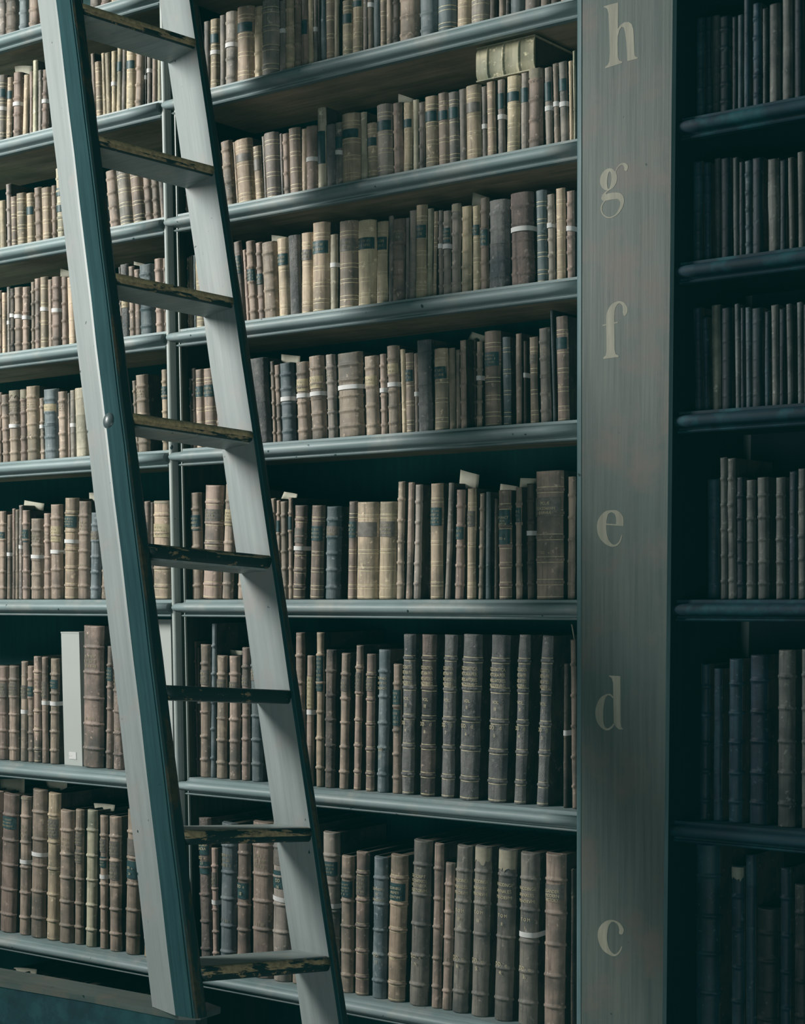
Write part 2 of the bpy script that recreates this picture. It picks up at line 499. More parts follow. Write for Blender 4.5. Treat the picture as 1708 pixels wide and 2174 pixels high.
# the shaded bookcase to the right of the pilaster
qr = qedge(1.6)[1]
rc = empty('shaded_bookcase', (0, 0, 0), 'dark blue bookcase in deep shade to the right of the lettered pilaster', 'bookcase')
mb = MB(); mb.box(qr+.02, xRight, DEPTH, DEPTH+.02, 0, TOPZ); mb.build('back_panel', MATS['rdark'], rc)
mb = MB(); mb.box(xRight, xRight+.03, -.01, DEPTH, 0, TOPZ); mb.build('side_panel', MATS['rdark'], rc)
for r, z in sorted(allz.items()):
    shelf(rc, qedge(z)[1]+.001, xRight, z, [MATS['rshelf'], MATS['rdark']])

# ------------------------------------------------------------------ books
WORD = {'t': 'tan', 'b': 'brown', 'g': 'grey-brown', 'd': 'dark brown', 'h': 'dark grey', 's': 'slate-blue', 'c': 'cream', 'k': 'blackish', 'S': 'dark blue', 'D': 'blackish'}
ORD = 'first second third fourth fifth sixth seventh eighth ninth tenth eleventh twelfth thirteenth fourteenth fifteenth sixteenth seventeenth eighteenth nineteenth twentieth twenty-first twenty-second twenty-third twenty-fourth twenty-fifth twenty-sixth twenty-seventh twenty-eighth'.split()

def spine_profile(Wd, n=9):
    bul = min(.020, max(.004, Wd*.40))
    pts = []
    for i in range(n):
        a = -1+2*i/(n-1)
        x = a*Wd/2
        y = -bul*math.sqrt(max(0, 1-abs(a)**2.1))
        pts.append((x, y))
    return pts

def yat(x, Wd):
    bul = min(.020, max(.004, Wd*.40)); a = min(1, abs(2*x/Wd))
    return -bul*math.sqrt(max(0, 1-a**2.1))

def make_binding(root, Wd, H, D, mat, raised, gold, label_z, crag, seed, gap=0.0):
    R = random.Random(seed)
    prof = spine_profile(Wd, 13 if Wd > .03 else 9)
    n = len(prof)
    bands = []
    if raised: nb = 5 if H > .19 else 4
    else: nb = 5 if H > .2 else 4
    for i in range(nb):
        bands.append(H*(.13+.72*i/(nb-1)) + (H*.01*(R.random()-.5)))
    lev = []  # z, offset, material of strip above
    lev.append((0, -.0006, 0)); lev.append((.003, .0004, 0))
    if gold: lev += [(.005, .0003, 1), (.0066, .0003, 0)]
    bh = .0030 if raised else .0006
    if raised and H > .3: bh = .0042
    for z in bands:
        hw = .0032 if raised else .0016
        if gold: lev += [(z-hw-.0036, 0, 1), (z-hw-.0022, 0, 0)]
        lev += [(z-hw-.0052, 0, 0), (z-hw-.001, 0, 0), (z-hw*.6, bh, 0), (z+hw*.6, bh, 0), (z+hw+.001, 0, 0), (z+hw+.0052, 0, 0)]
        if gold: lev += [(z+hw+.0022, 0, 1), (z+hw+.0036, 0, 0)]
    mids = [H*.5, H*.22, H*.75, H*.93]
    for z in mids: lev.append((z, 0, 0))
    lev += [(H-.006, .0002, 0), (H-.0025, .0006, 0), (H, -.0008, 0)]
    lev.sort(key=lambda t: t[0])
    out = [lev[0]]
    for l in lev[1:]:
        if l[0]-out[-1][0] > .0007: out.append(l)
    lev = out
    vs, fs, mi, sm = [], [], [], []
    wob = .0009 if not crag else .0016
    slump = R.random()*.0028
    ph = R.random()*9
    for z, off, _ in lev:
        sx = 1 + 2*off/Wd*.12 + wob*math.sin(z*37+ph)/Wd + (R.random()-.5)*wob*.6/Wd
        sh = wob*math.sin(z*23+ph*2)*.8
        for i, (x, y) in enumerate(prof):
            e = abs(2*i/(n-1)-1)
            zz = z
            if z >= H-.0001: zz = z - slump*math.cos(e*1.5) - R.random()*.0008
            vs.append((x*sx+sh*.4+(min(gap, max(0, off)*.9) if x > 0 and i >= n-3 and off > .001 else 0), y-off*(1-.3*e)+ (R.random()-.5)*(.0012 if crag else .0003), zz))
    m = len(lev)
    for i in range(m-1):
        for j in range(n-1):
            a = i*n+j
            fs.append((a, a+1, a+n+1, a+n)); mi.append(lev[i][2]); sm.append(True)
    # back of the spine, head and tail
    fs.append(tuple(range(n-1, -1, -1))); mi.append(0); sm.append(False)
    fs.append(tuple((m-1)*n+k for k in range(n))); mi.append(0); sm.append(False)
    k0 = len(vs)
    # boards
    mb = MB(); mb.v = [Vector(v) for v in vs]; mb.f = [list(f) for f in fs]; mb.m = mi; mb.s = sm
    bt = min(.0028, Wd*.22)
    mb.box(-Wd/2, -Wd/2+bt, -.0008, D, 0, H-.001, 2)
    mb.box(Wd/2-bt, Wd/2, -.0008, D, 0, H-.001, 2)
    mb.box(-Wd/2+bt, Wd/2-bt, -.0006, .002, .0, H-.004, 0)
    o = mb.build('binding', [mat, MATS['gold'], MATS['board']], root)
    if Wd > 2*bt+.002:
        pb = MB(); pb.box(-Wd/2+bt+.0003, Wd/2-bt-.0003, .0025, D-.004, .003, H-.006)
        pb.build('page_block', MATS['pages'], root)
    return bands

def shell(root, name, Wd, z0, z1, mat, off=.0009, a=.93, wings=0.0, tilt=0.0):
    n = 13
    vs, fs = [], []
    bul = None
    pts = []
    if wings: pts.append((-Wd/2-.0002, wings))
    for i in range(n):
        t = -1+2*i/(n-1)
        x = t*Wd/2*a
        pts.append((x*(1+.0004/Wd) if wings else x, yat(x, Wd)-off))
    if wings: pts.append((Wd/2+.0002, wings))
    nn = len(pts)
    for j, z in enumerate((z0, z1)):
        for i, (x, y) in enumerate(pts):
            vs.append((x, y, z+tilt*x))
    for i in range(nn-1):
        fs.append((i, i+1, nn+i+1, nn+i))
    return mesh_obj(name, vs, fs, mat, root, None, True)

def ticks(root, Wd, zones, seed, mat='gilt_dim', frac=.72):
    R = random.Random(seed)
    vs, fs = [], []
    for (z0, z1, rows) in zones:
        hh = (z1-z0)/(rows*1.75)
        for r in range(rows):
            zc = z1-(r+.5)*(z1-z0)/rows
            x = -Wd*frac/2*R.uniform(.75, 1)
            xe = -x
            while x < xe:
                w = R.uniform(.0006, .0011)
                if R.random() < .86:
                    sl = R.uniform(-.0004, .0004)
                    k = len(vs)
                    for (dx, dz) in ((0, -hh/2), (w, -hh/2), (w+sl, hh/2), (sl, hh/2)):
                        vs.append((x+dx, yat(x+dx, Wd)-.0016, zc+dz))
                    fs.append((k, k+1, k+2, k+3))
                    if R.random() < .5:
                        k = len(vs); zz = zc+R.choice((-hh/2, 0, hh/2-.0006))
                        for (dx, dz) in ((0, 0), (.0018, 0), (.0018, .0007), (0, .0007)):
                            vs.append((x+dx, yat(x+dx, Wd)-.0016, zz+dz))
                        fs.append((k, k+1, k+2, k+3))
                x += R.choice((.0021, .0025, .0031))
    if fs:
        return mesh_obj('gilt_tooling', vs, fs, MATS[mat], root)

_tc = {}
def text_geo(s):
    if s in _tc: return _tc[s]
    cu = bpy.data.curves.new('t', 'FONT'); cu.body = s; cu.size = 1.0; cu.align_x = 'CENTER'; cu.align_y = 'CENTER'; cu.resolution_u = 2
    o = bpy.data.objects.new('t', cu); COL.objects.link(o)
    me = bpy.data.meshes.new_from_object(o.evaluated_get(bpy.context.evaluated_depsgraph_get()))
    vs = [v.co.copy() for v in me.vertices]; fs = [tuple(p.vertices) for p in me.polygons]
    bpy.data.objects.remove(o); bpy.data.curves.remove(cu); bpy.data.meshes.remove(me)
    _tc[s] = (vs, fs); return _tc[s]

def lettering(root, Wd, lines, mat='gold'):
    V, F = [], []
    for (s, z, size) in lines:
        vs, fs = text_geo(s)
        if not vs: continue
        x0 = min(v.x for v in vs); x1 = max(v.x for v in vs)
        k = size
        maxw = Wd*.86
        kx = min(k*.8, maxw/max(.001, (x1-x0)))
        b = len(V)
        cx_ = (x0+x1)/2
        for v in vs:
            x = (v.x-cx_)*kx
            V.append((x, yat(x, Wd)-.0018, z+v.y*k))
        F += [tuple(i+b for i in f) for f in fs]
    return mesh_obj('gilt_lettering', V, F, MATS[mat], root)

VOLS = {
 'V1': 'IX', 'V2': 'VIII', 'V3': 'VII', 'V4': 'IV', 'V5': 'III', 'V6': 'II', 'V7': 'I',
}
def vol_text(Wd, H, vol, num):
    s = H*.030
    return [('ECCLESIASTICA', H*.795, s), ('HISTORIA PER', H*.762, s), ('VIROS AVTORES', H*.728, s), ('MAGDEBVRG', H*.698, s),
            ('VOL', H*.600, s*.95), (vol, H*.560, s), ('DD    d', H*.448, s*1.15), (num, H*.402, s)]
def wad_text(Wd, H, vol, num):
    s = H*.028
    return [('WADDINGI', H*.795, s), ('ANNALES', H*.757, s), ('MINORVM', H*.722, s), ('T O M', H*.615, s), (vol, H*.568, s), ('DD.  e', H*.33, s*1.3), (num+'.', H*.285, s*1.2)]

def custom_text(tag, Wd, H):
    s = H*.026
    if tag[0] == 'V': return vol_text(Wd, H, {'1': 'III', '2': 'III', '3': 'I', '4': 'II', '5': 'III', '6': 'II', '7': 'I'}[tag[1]], {'1': '9', '2': '8', '3': '7', '4': '6', '5': '5', '6': '4', '7': '3'}[tag[1]])
    if tag[0] == 'Q': return wad_text(Wd, H, {'1': 'IV', '2': 'III', '3': 'II', '4': 'I'}[tag[1]], {'1': '6', '2': '5', '3': '4', '4': '3'}[tag[1]])
    if tag == 'POL': return [('POLÆ', H*.745, .0105), ('ELVCIDARIVM', H*.705, .0095), ('DEIPARÆ', H*.672, .0095), ('DD    e', H*.365, .009), ('2', H*.325, .008)]
    if tag == 'LEA': return [('LEANDER', H*.79, s), ('MODERN', H*.765, s), ('HISTORY', H*.74, s)]
    if tag == 'CMP': return [('COMPENDIVM', H*.775, s), ('DE', H*.74, s), ('EVANGELICA', H*.70, s), ('DD.', H*.31, s*1.4), ('11', H*.26, s*1.4)]
    if tag == 'COR': return [('CORNELI', H*.775, s), ('PRIMITI', H*.745, s), ('CENTVM', H*.715, s), ('DD.', H*.295, s*1.1)]
    if tag == 'BIB': return [('DE SCRIPT', H*.785, s), ('NO CANONICIS', H*.757, s), ('BIBLIOTHECA', H*.73, s), ('SELECTORVM', H*.70, s), ('DD.  e', H*.30, s*1.3), ('9', H*.255, s*1.2)]
    if tag == 'D21': return [('HISTORIA', H*.82, s), ('SACRA', H*.795, s), ('DD  e', H*.735, s*1.1), ('21', H*.70, s*1.2)]
    if tag == 'D18': return [('DD  e', H*.62, s*1.2), ('18', H*.57, s*1.3)]
    if tag == 'D16': return [('DD', H*.64, s*1.2), ('16', H*.60, s*1.2)]
    if tag == 'TUR': return [('TURNER', H*.80, s), ('HIST OF THE', H*.765, s), ('CHURCH', H*.73, s), ('DD', H*.30, s*1.1), ('11', H*.255, s*1.2)]
    if tag == 'N22': return [('22', H*.455, .007)]
    if tag == 'DDc': return [('DD   c', H*.36, .007), ('17', H*.32, .006)]
    if tag == 'DDr': return [('DD', H*.34, .008), ('1', H*.30, .007)]
    if tag == 'DDn': return [('DD', H*.31, .0075), ('7', H*.27, .0075)]
    if tag == 'N24': return [('DD  e', H*.60, .010), ('24', H*.56, .010)]
    if tag == 'DSA': return [('OF SANCT', H*.745, .008), ('VOX', H*.715, .008), ('PISTOR', H*.685, .008), ('DD  e', H*.555, .008)]
    return []

BOOKS = []   # records, built afterwards so labels can count along each shelf

def add_row(row, bay, ox, oy, s, text, seg=None):
    for line in text.strip().split('\n'):
        p = line.split()
        if not p: continue
        xl, xr, yt = (float(a) for a in p[:3])
        rec = dict(row=row, bay=bay, xl=ox+xl/s, xr=ox+xr/s, yt=oy+yt/s, col=p[3], raised=False, gold=False, band=None, labs=[], lean=0.0, txt=None, crag=False, set=0, cap=None)
        for f in p[4:]:
            if f == 'r': rec['raised'] = True
            elif f == 'g': rec['gold'] = True
            elif f == 'x': rec['crag'] = True
            elif f == 'k': rec['set'] = .03
            elif f[0] == 'b': rec['band'] = oy+float(f[1:])/s
            elif f[0] == 'n': rec['lean'] = float(f[1:])/s
            elif f[0] == 'l':
                a, b = f[1:].split('-'); rec['labs'].append((oy+float(a)/s, oy+float(b)/s, 'lab_k'))
            elif f[0] == 'm':
                a, b = f[1:].split('-'); rec['labs'].append((oy+float(a)/s, oy+float(b)/s, 'lab_t'))
            elif f[0] == 'q':
                a, b = f[1:].split('-'); rec['labs'].append((oy+float(a)/s, oy+float(b)/s, 'lab_b'))
            elif f[0] == 'T': rec['txt'] = f[1:]
            elif f[0] == 'p': rec['cap'] = oy+float(f[1:])/s
        BOOKS.append(rec)

# ---- topmost shelf, left part
add_row(0, 'L', 0, 0, 3.558, '''
-70 -5 -150 b r
0 60 -150 g r
65 158 -150 b r
160 228 -150 s r
235 315 -160 b r
318 380 -170 b r
385 455 -175 t r
460 530 -190 b r
535 610 -190 g r
615 690 -210 b r
695 772 -220 g r
778 850 -230 b r
855 930 -240 t g
935 1010 -240 b r
''')
# ---- shelf above the h, left part
add_row(1, 'L', 0, 60, 3.558, '''
-5 60 368 g g b617 l470-530 n-5
65 105 378 t g n-10 l480-540
118 182 350 b r n-5 b582
190 228 360 t n-12
229 254 330 b
257 290 250 c n-5
295 325 320 g
333 378 320 b r n-8 b558
380 450 330 w
470 520 300 t r
525 575 290 b r
580 640 280 g r
645 688 260 b
690 718 195 b n20
722 768 262 t g n10
770 797 192 t n-5
798 835 192 t
848 885 178 t n-15 b425
893 930 138 t n-12 l260-330
931 962 112 g n-10
968 1035 138 t g n-5 l255-315
1040 1098 122 b r n-10
1100 1112 120 d b375
1115 1148 130 g n-5 b325
1155 1190 138 b
1195 1230 150 c
''')
add_row(1, 'M', 420, 0, 4.27, '''
-175 -120 290 b r
-110 -60 280 t g
-55 -5 270 b r
5 60 240 g r
65 124 205 g
126 206 188 t g l320-400 b485
208 262 145 g
268 374 130 g b422 r
378 520 90 t g l225-310
524 596 70 t r
600 745 20 g g r
748 803 12 g b288
805 880 0 t r
883 942 -30 b r
945 1003 -40 b l190-320
1005 1051 -50 t
1053 1085 -60 g b270
1087 1120 -60 d
1122 1168 -80 s
1170 1240 -80 t g
1242 1285 -90 c
1320 1410 20 t g l140-225
1412 1500 -10 t g l20-75
1502 1541 -50 g
1545 1598 -60 b b50
1600 1655 -70 s
1657 1708 -80 b g
''')
add_row(1, 'M', 820, 0, 4.067, '''
5 60 -200 b
62 130 -210 d r
132 300 -220 b r
307 450 -230 s r
460 610 -260 s g
622 742 -300 t g
745 890 -300 g g
897 960 -320 d
975 1028 -330 b
1032 1080 -340 d
1083 1200 -350 s
1207 1330 -350 g
1335 1420 -360 b
1425 1510 -370 d
1515 1625 -370 b
''')
# ---- shelf h
add_row(2, 'L', 0, 320, 3.558, '''
-60 -5 370 b r
2 45 380 t n10
53 87 255 g r n10
88 135 352 b g
138 205 330 t g n8
210 265 328 t g n8 l430-490
268 322 285 b r n15
325 390 288 t g n12
395 430 268 b r n8
433 492 140 c g r n15 l290-350 l420-470
500 560 200 t n20
565 620 190 b r
625 690 180 t g
695 755 175 b r
760 802 172 g n20
810 888 170 b r n40
892 988 160 g g n8
990 1078 148 b g n10
1080 1137 115 b r n10
1140 1192 105 b r n8
1195 1234 98 b n12
''')
add_row(2, 'M', 0, 320, 3.558, '''
1320 1368 80 t r l200-300
1372 1425 80 b r n10
1430 1480 60 t g
1485 1545 50 b r
1550 1600 40 g
''')
add_row(2, 'M', 440, 180, 4.27, '''
40 85 545 t r n30
90 132 540 b n40
135 233 530 b r n40
235 262 520 t n25
265 415 525 t g q650-720 n35
420 494 568 t g q690-790 n10
497 526 468 g n12
528 650 460 g g n16
658 686 448 g n8
688 748 448 b r n10
750 850 405 b g n10
860 905 402 t n5
908 1003 388 b b685
1005 1080 215 c n10 l430-725 
1083 1163 368 x x n10
1165 1233 350 g b620 n5 l480-585
1235 1393 285 t g n3 l420-500
1397 1453 255 c
1455 1548 360 t g l490-565 n8
1550 1685 200 g g l340-430 n5
''')
add_row(2, 'M', 830, 130, 4.27, '''
25 110 388 b r n12
122 201 385 t g l535-610
203 253 355 c n5
257 316 378 g r n5
318 430 335 t g l465-560 n10
432 525 302 b g l460-545 n12
527 618 290 g g l430-530
620 688 262 g n12
690 822 240 t g q390-480
824 870 232 g b597 n8
872 950 195 t g n6
970 1035 175 g b512 l300-440 n6
1062 1180 150 t g l290-375 n-4
1183 1256 112 g l250-380
1258 1385 85 b r p205 n2
1393 1462 65 g b437 l200-370 n14
1468 1518 25 b b395 n14
1522 1600 15 g b400 l170-280 n20
1612 1645 0 t
1650 1662 -95 c n8
''')
# ---- shelf g
add_row(3, 'L', 0, 520, 3.558, '''
-60 -8 350 b r
-5 18 345 b r
20 52 365 t g n5
57 80 320 g n5 b590
83 120 330 d r n5 b538
122 177 325 b r n3 b545
181 227 322 b r b553
240 268 280 b r n5
270 310 258 b r n5
315 368 247 t g n3 b490
370 402 262 b n5
405 470 250 b r b500
473 515 245 b r n5
518 576 248 t g n15
578 625 200 b n30
640 700 210 b r
705 760 200 t g
765 830 190 g r
835 896 175 b r
900 918 165 g r n15
920 975 150 x x n10 m330-480
978 1018 165 b r n8
1020 1065 190 b n12 b403
1070 1173 158 s r n12
1175 1232 110 b r n16
1235 1262 100 b r n12
''')
add_row(3, 'M', 0, 520, 3.558, '''
1342 1400 108 b g r n15 l200-280
1403 1421 90 b n15
1423 1452 82 d n15
1455 1482 78 s n15
1484 1560 85 t g n12
1565 1620 80 b r n12
1625 1680 80 g r n10
''')
add_row(3, 'M', 480, 450, 4.495, '''
10 72 300 b r n60
80 150 292 g l430-600 n50
160 195 362 b n10
197 280 292 b r l560-680 n4
287 354 300 b r l600-700 n-8
357 490 308 b r n8
500 605 265 t g l410-520
607 712 235 x n-8
735 843 210 t g q370-470
845 1001 120 t g l290-410
1003 1075 220 c b512
1100 1270 105 b g q270-390
1278 1443 100 t g l260-370
1452 1552 100 t g l250-370 n-6
1556 1600 40 g x
1602 1712 75 b r q180-290
''')
add_row(3, 'M', 850, 390, 4.495, '''
53 90 325 g n-12
93 155 258 g n-12
162 265 215 t g n-13 l405-530
268 322 242 c n-14
324 362 265 t g n-14
367 411 255 g b600 r
415 490 265 g b605 r l430-570
497 585 200 g r x p275
593 688 222 t r
693 766 215 t g n5 l400-500
768 850 145 b r l430-600
868 1055 180 x x r n-6 
1065 1275 112 b b448 r x n10
1300 1400 75 s g n12 
1403 1475 108 g b405 r n12
1487 1578 52 t g n8 
1588 1665 75 b b435 r n8
''')
# ---- shelf f
add_row(4, 'L', 0, 760, 3.416, '''
-70 -10 240 b r
-5 18 250 b r
20 70 268 b r n12
80 150 240 b r n8 b498 p300
157 205 230 b r n5 p310
207 291 210 t r n10
293 325 290 b r n10 b500 
335 430 232 s r n10 m340-400
433 492 248 b r n8
495 512 255 b
515 555 235 g n5 b490
560 653 225 c n12
655 715 235 b r n12
725 790 230 t g
795 860 220 b r
865 935 200 g r
940 962 165 b r n25
963 992 165 b r n22
997 1078 128 b r n16
1178 1225 88 t r n10 l210-300
''')
add_row(4, 'M', 0, 760, 3.416, '''
1322 1372 155 g r n15 l240-320
1375 1420 78 b r n14
1425 1484 85 b g n12 l210-285
1487 1570 80 b g n16 l200-285
1575 1640 70 g r n12
1645 1710 80 b r n15
1715 1775 90 b r n15
''')
add_row(4, 'M', 520, 720, 4.744, '''
62 235 212 x x n42
258 298 225 b r n32
303 360 260 b r n32
368 500 250 s r n26 b612
530 655 238 b r n22 b578 m410-535
660 805 185 b r n34 b562 m385-510
822 915 165 g r n30
945 1190 155 b r n22 b495 
1218 1350 180 b r n20 m380-490
1363 1428 153 b r n15 b520
1443 1560 75 b r n18 b465 m255-365
1568 1615 105 t n20
''')
add_row(4, 'M', 860, 650, 4.616, '''
5 85 462 b g n16 l630-745
88 128 462 b n10 b865
130 258 338 x r n18
295 425 425 t g n10 l600-720
430 494 412 t n10
497 538 428 b n5
540 600 335 b r n10
652 692 320 d r k
706 760 348 b r b708
787 940 258 b g n8 l460-595
957 1035 308 s g n12
1087 1145 270 b n3
1163 1192 340 d n4 b680
1222 1300 305 b g n12 q480-570
1318 1420 220 g r n18
1423 1450 38 s n34
1482 1597 110 b g n22 l315-430 TDDr
''')
# ---- shelf e
add_row(5, 'L', 0, 1020, 4.27, '''
-80 -25 300 b r
-20 6 320 b r
10 60 280 b r l470-550
75 114 310 b n-3 b672
118 145 255 b
147 177 265 b
180 214 225 g b605
218 275 272 b r l450-560
305 405 350 b r b695
412 470 300 b r
480 578 220 b r n3 b650 m420-560
612 725 165 t g r n-5 b557 l330-430
735 833 195 b r n-8
845 930 295 s r n-10 q465-560
950 1020 260 b r n-18
1030 1090 260 t r
1095 1160 255 b r
1165 1230 240 g r
1235 1305 230 b r
1315 1365 190 b q380-500
1370 1405 195 d
1412 1570 190 t r g m400-520 p215
''')
add_row(5, 'M', 370, 1010, 3.558, '''
125 210 130 b r n-28 l300-415
252 383 80 b r g n-20 q260-350
402 480 70 b r n-30 m260-380
510 580 100 b r n-20
590 650 120 g r n-10
655 720 140 b r n-5
735 770 170 b r n10
775 806 185 b r l340-430 n5
808 857 195 b r n10
865 898 165 b r n-12 l310-420
925 1010 228 b g r n-18 q400-510 b552 TN22
1052 1145 228 b g n-16 l385-495
1165 1270 235 s r n-10 q385-470
1328 1390 195 b g n-12 l350-470
1397 1555 205 t g n-8 q355-465 TDDc
1567 1692 200 t g n-10 q350-465
''')
add_row(5, 'M', 830, 980, 4.166, '''
68 130 178 b r n-13
160 215 185 b n-24 
225 288 205 g r n-20
325 356 345 d r n-10 k
362 470 195 t g n-4 l410-570
515 565 190 g n-36
590 665 250 b r n-18 l580-690
683 760 238 t g n-6 q440-580
790 832 280 b r n-14
843 885 268 s n-3
920 950 325 d n-3
960 1070 255 b r g n5 l430-560 l600-740 TDSA
1107 1160 225 b r n2 l410-550
1205 1262 195 d r n6 b635
1290 1530 90 b g r n3 q320-490 TPOL
1572 1638 135 b r n-8
''')
# ---- shelf d
add_row(6, 'L', 0, 1310, 4.27, '''
-90 -10 430 b r
3 85 440 b r q600-730
100 178 440 b r q600-730
205 260 400 b n-5 b860 q620-740
263 316 440 b r n5 l630-720
318 376 355 b r g
388 440 360 b n5 b778 q585-740
475 545 375 b r n-5 b785 l570-650
552 752 135 w
778 950 80 b r n-3
985 1042 265 b r n-14 l460-580
1045 1130 300 b r x p410
1150 1230 420 b r
1235 1290 380 g r
1295 1365 360 b r
1400 1580 22 w
''')
add_row(6, 'M', 380, 1310, 3.558, '''
75 98 180 d r n3
113 150 225 d b635
175 246 205 b r n-5 q400-510
255 290 45 s r n-12
300 372 290 b r n-5 q470-550
392 468 292 b r q490-560
485 545 228 b r n-3 q440-520
552 630 215 s r n10 q390-480
675 740 260 b r
745 810 260 g r
815 880 220 b r
890 955 115 b r n5
975 1028 290 b n-8 b720 m450-690
1047 1103 115 t x r n-5 l290-560
1120 1190 245 xb x r n-10
1235 1300 272 b r n-18 q470-560
1345 1398 212 b r g n-22 q420-560
1425 1490 278 b g r n-10 q460-560
1520 1600 245 s r n-14 TTUR
1625 1690 352 b r n-7 l550-660 l700-820
''')
add_row(6, 'M', 830, 1320, 4.166, '''
125 228 108 x x r n-20 g TV1
288 412 112 xb x r n-18 g TV2
485 592 115 x x r n-32 g TV3
655 818 112 x x r n-38 g TV4
905 1065 118 x x r n-38 g TV5
1140 1240 115 x x r n-44 g TV6
1345 1442 122 x x r n-50 g TV7
1532 1570 370 d n-8 b985
1588 1636 155 b r n16
''')
# ---- shelf c
add_row(7, 'L', 0, 1640, 4.27, '''
-60 35 160 b r n-15
55 185 190 b r n-32 l400-510
210 293 210 b r n-14 b808 p245
320 440 145 b r n-18 b740
460 562 180 t g r n-14 q420-590
572 683 335 b r n-9 
700 770 330 b r n-7 q550-660 q700-820
808 893 335 c r n-12
920 982 385 b r b943 q600-720 l760-860
1010 1105 390 b r n5 q620-760 q810-970 
1180 1295 330 b r n-22 q600-750 l800-960 TN24
1328 1420 380 t r n-5
1428 1500 400 b r
1506 1590 380 b r
''')
add_row(7, 'M', 380, 1720, 4.495, '''
78 128 100 k
190 305 60 b r x n-40 l320-420 l480-600 TD21
318 372 355 b r n-14 b875 q590-760
430 568 110 s r n-14 
580 695 200 b r n-10 l690-840 TD18
722 905 95 b r 
918 1080 110 g r x b840 q380-520 l570-740 TD16
1095 1190 150 b r
1200 1320 160 g r
1340 1530 190 g r b900 l480-610 k
''')
add_row(7, 'M', 660, 1740, 5.01, '''
342 470 375 b r n-12 l650-820
500 632 330 b g r n-16 q590-800
688 830 385 s r n-22 TCMP
868 1045 360 t g r n-36 l670-855 TCOR
1115 1300 205 h x r n-50 TBIB
1325 1425 245 b r n-34 TDDn
''')
add_row(7, 'M', 930, 1740, 5.01, '''
90 188 450 b r n-40
215 375 265 h r n-52 TQ1
410 580 270 h r n-44 TQ2 p480
662 850 300 h r n-52 TQ3 p560
895 1090 335 h r n-30 TQ4 b1215
1160 1375 345 b r n-22 q680-840 TLEA
1420 1450 520 d n-8
''')
# ---- bottom shelf, mostly hidden by the ledge
add_row(8, 'L', 0, 1900, 3.416, '''
20 110 560 b r
120 230 580 d r
300 400 620 b r
560 640 650 d r
980 1080 740 d r
1146 1190 632 b
''')
# ---- shaded bay on the right
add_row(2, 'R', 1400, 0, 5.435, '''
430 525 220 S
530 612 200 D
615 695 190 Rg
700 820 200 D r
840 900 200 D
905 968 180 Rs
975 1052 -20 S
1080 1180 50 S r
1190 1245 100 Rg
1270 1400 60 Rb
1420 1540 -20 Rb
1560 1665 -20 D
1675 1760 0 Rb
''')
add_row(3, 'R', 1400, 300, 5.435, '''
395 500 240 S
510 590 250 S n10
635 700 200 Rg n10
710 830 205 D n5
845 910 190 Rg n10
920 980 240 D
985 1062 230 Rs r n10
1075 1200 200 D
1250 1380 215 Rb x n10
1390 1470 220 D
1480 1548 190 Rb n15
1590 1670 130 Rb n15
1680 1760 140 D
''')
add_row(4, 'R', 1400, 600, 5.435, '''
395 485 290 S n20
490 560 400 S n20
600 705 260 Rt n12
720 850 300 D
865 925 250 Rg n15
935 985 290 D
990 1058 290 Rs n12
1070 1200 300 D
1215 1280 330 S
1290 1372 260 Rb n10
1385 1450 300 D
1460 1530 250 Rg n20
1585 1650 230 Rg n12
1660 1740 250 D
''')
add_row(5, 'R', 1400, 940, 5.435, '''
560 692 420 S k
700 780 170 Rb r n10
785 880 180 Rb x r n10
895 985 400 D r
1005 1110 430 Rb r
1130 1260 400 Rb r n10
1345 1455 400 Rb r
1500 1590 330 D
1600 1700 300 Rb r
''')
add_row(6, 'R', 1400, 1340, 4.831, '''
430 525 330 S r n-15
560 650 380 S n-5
720 860 280 S r n-10
940 1120 240 S r n-10
1225 1400 190 Rb r n-8
1460 1560 180 Rb r
''')
add_row(7, 'R', 1400, 1740, 5.01, '''
395 650 240 S r n-5
770 910 480 S r p660
920 1030 360 S
1045 1275 920 Rd r n-10
1290 1400 500 S r
1440 1580 680 Rd r
''')

# ---- solve positions
BAYNAME = {'L': 'left bay', 'M': 'middle bay', 'R': 'shaded right bay'}
SHELF = {0: 'topmost visible shelf', 1: 'shelf above the h shelf', 2: 'shelf marked h', 3: 'shelf marked g', 4: 'shelf marked f', 5: 'shelf marked e', 6: 'shelf marked d', 7: 'shelf marked c', 8: 'bottom shelf'}
def rail_x(y, which):   # picture columns covered by the two ladder rails
    return (94+.115*y, 183+.1165*y) if which == 0 else (338+.144*y, 424+.1435*y)

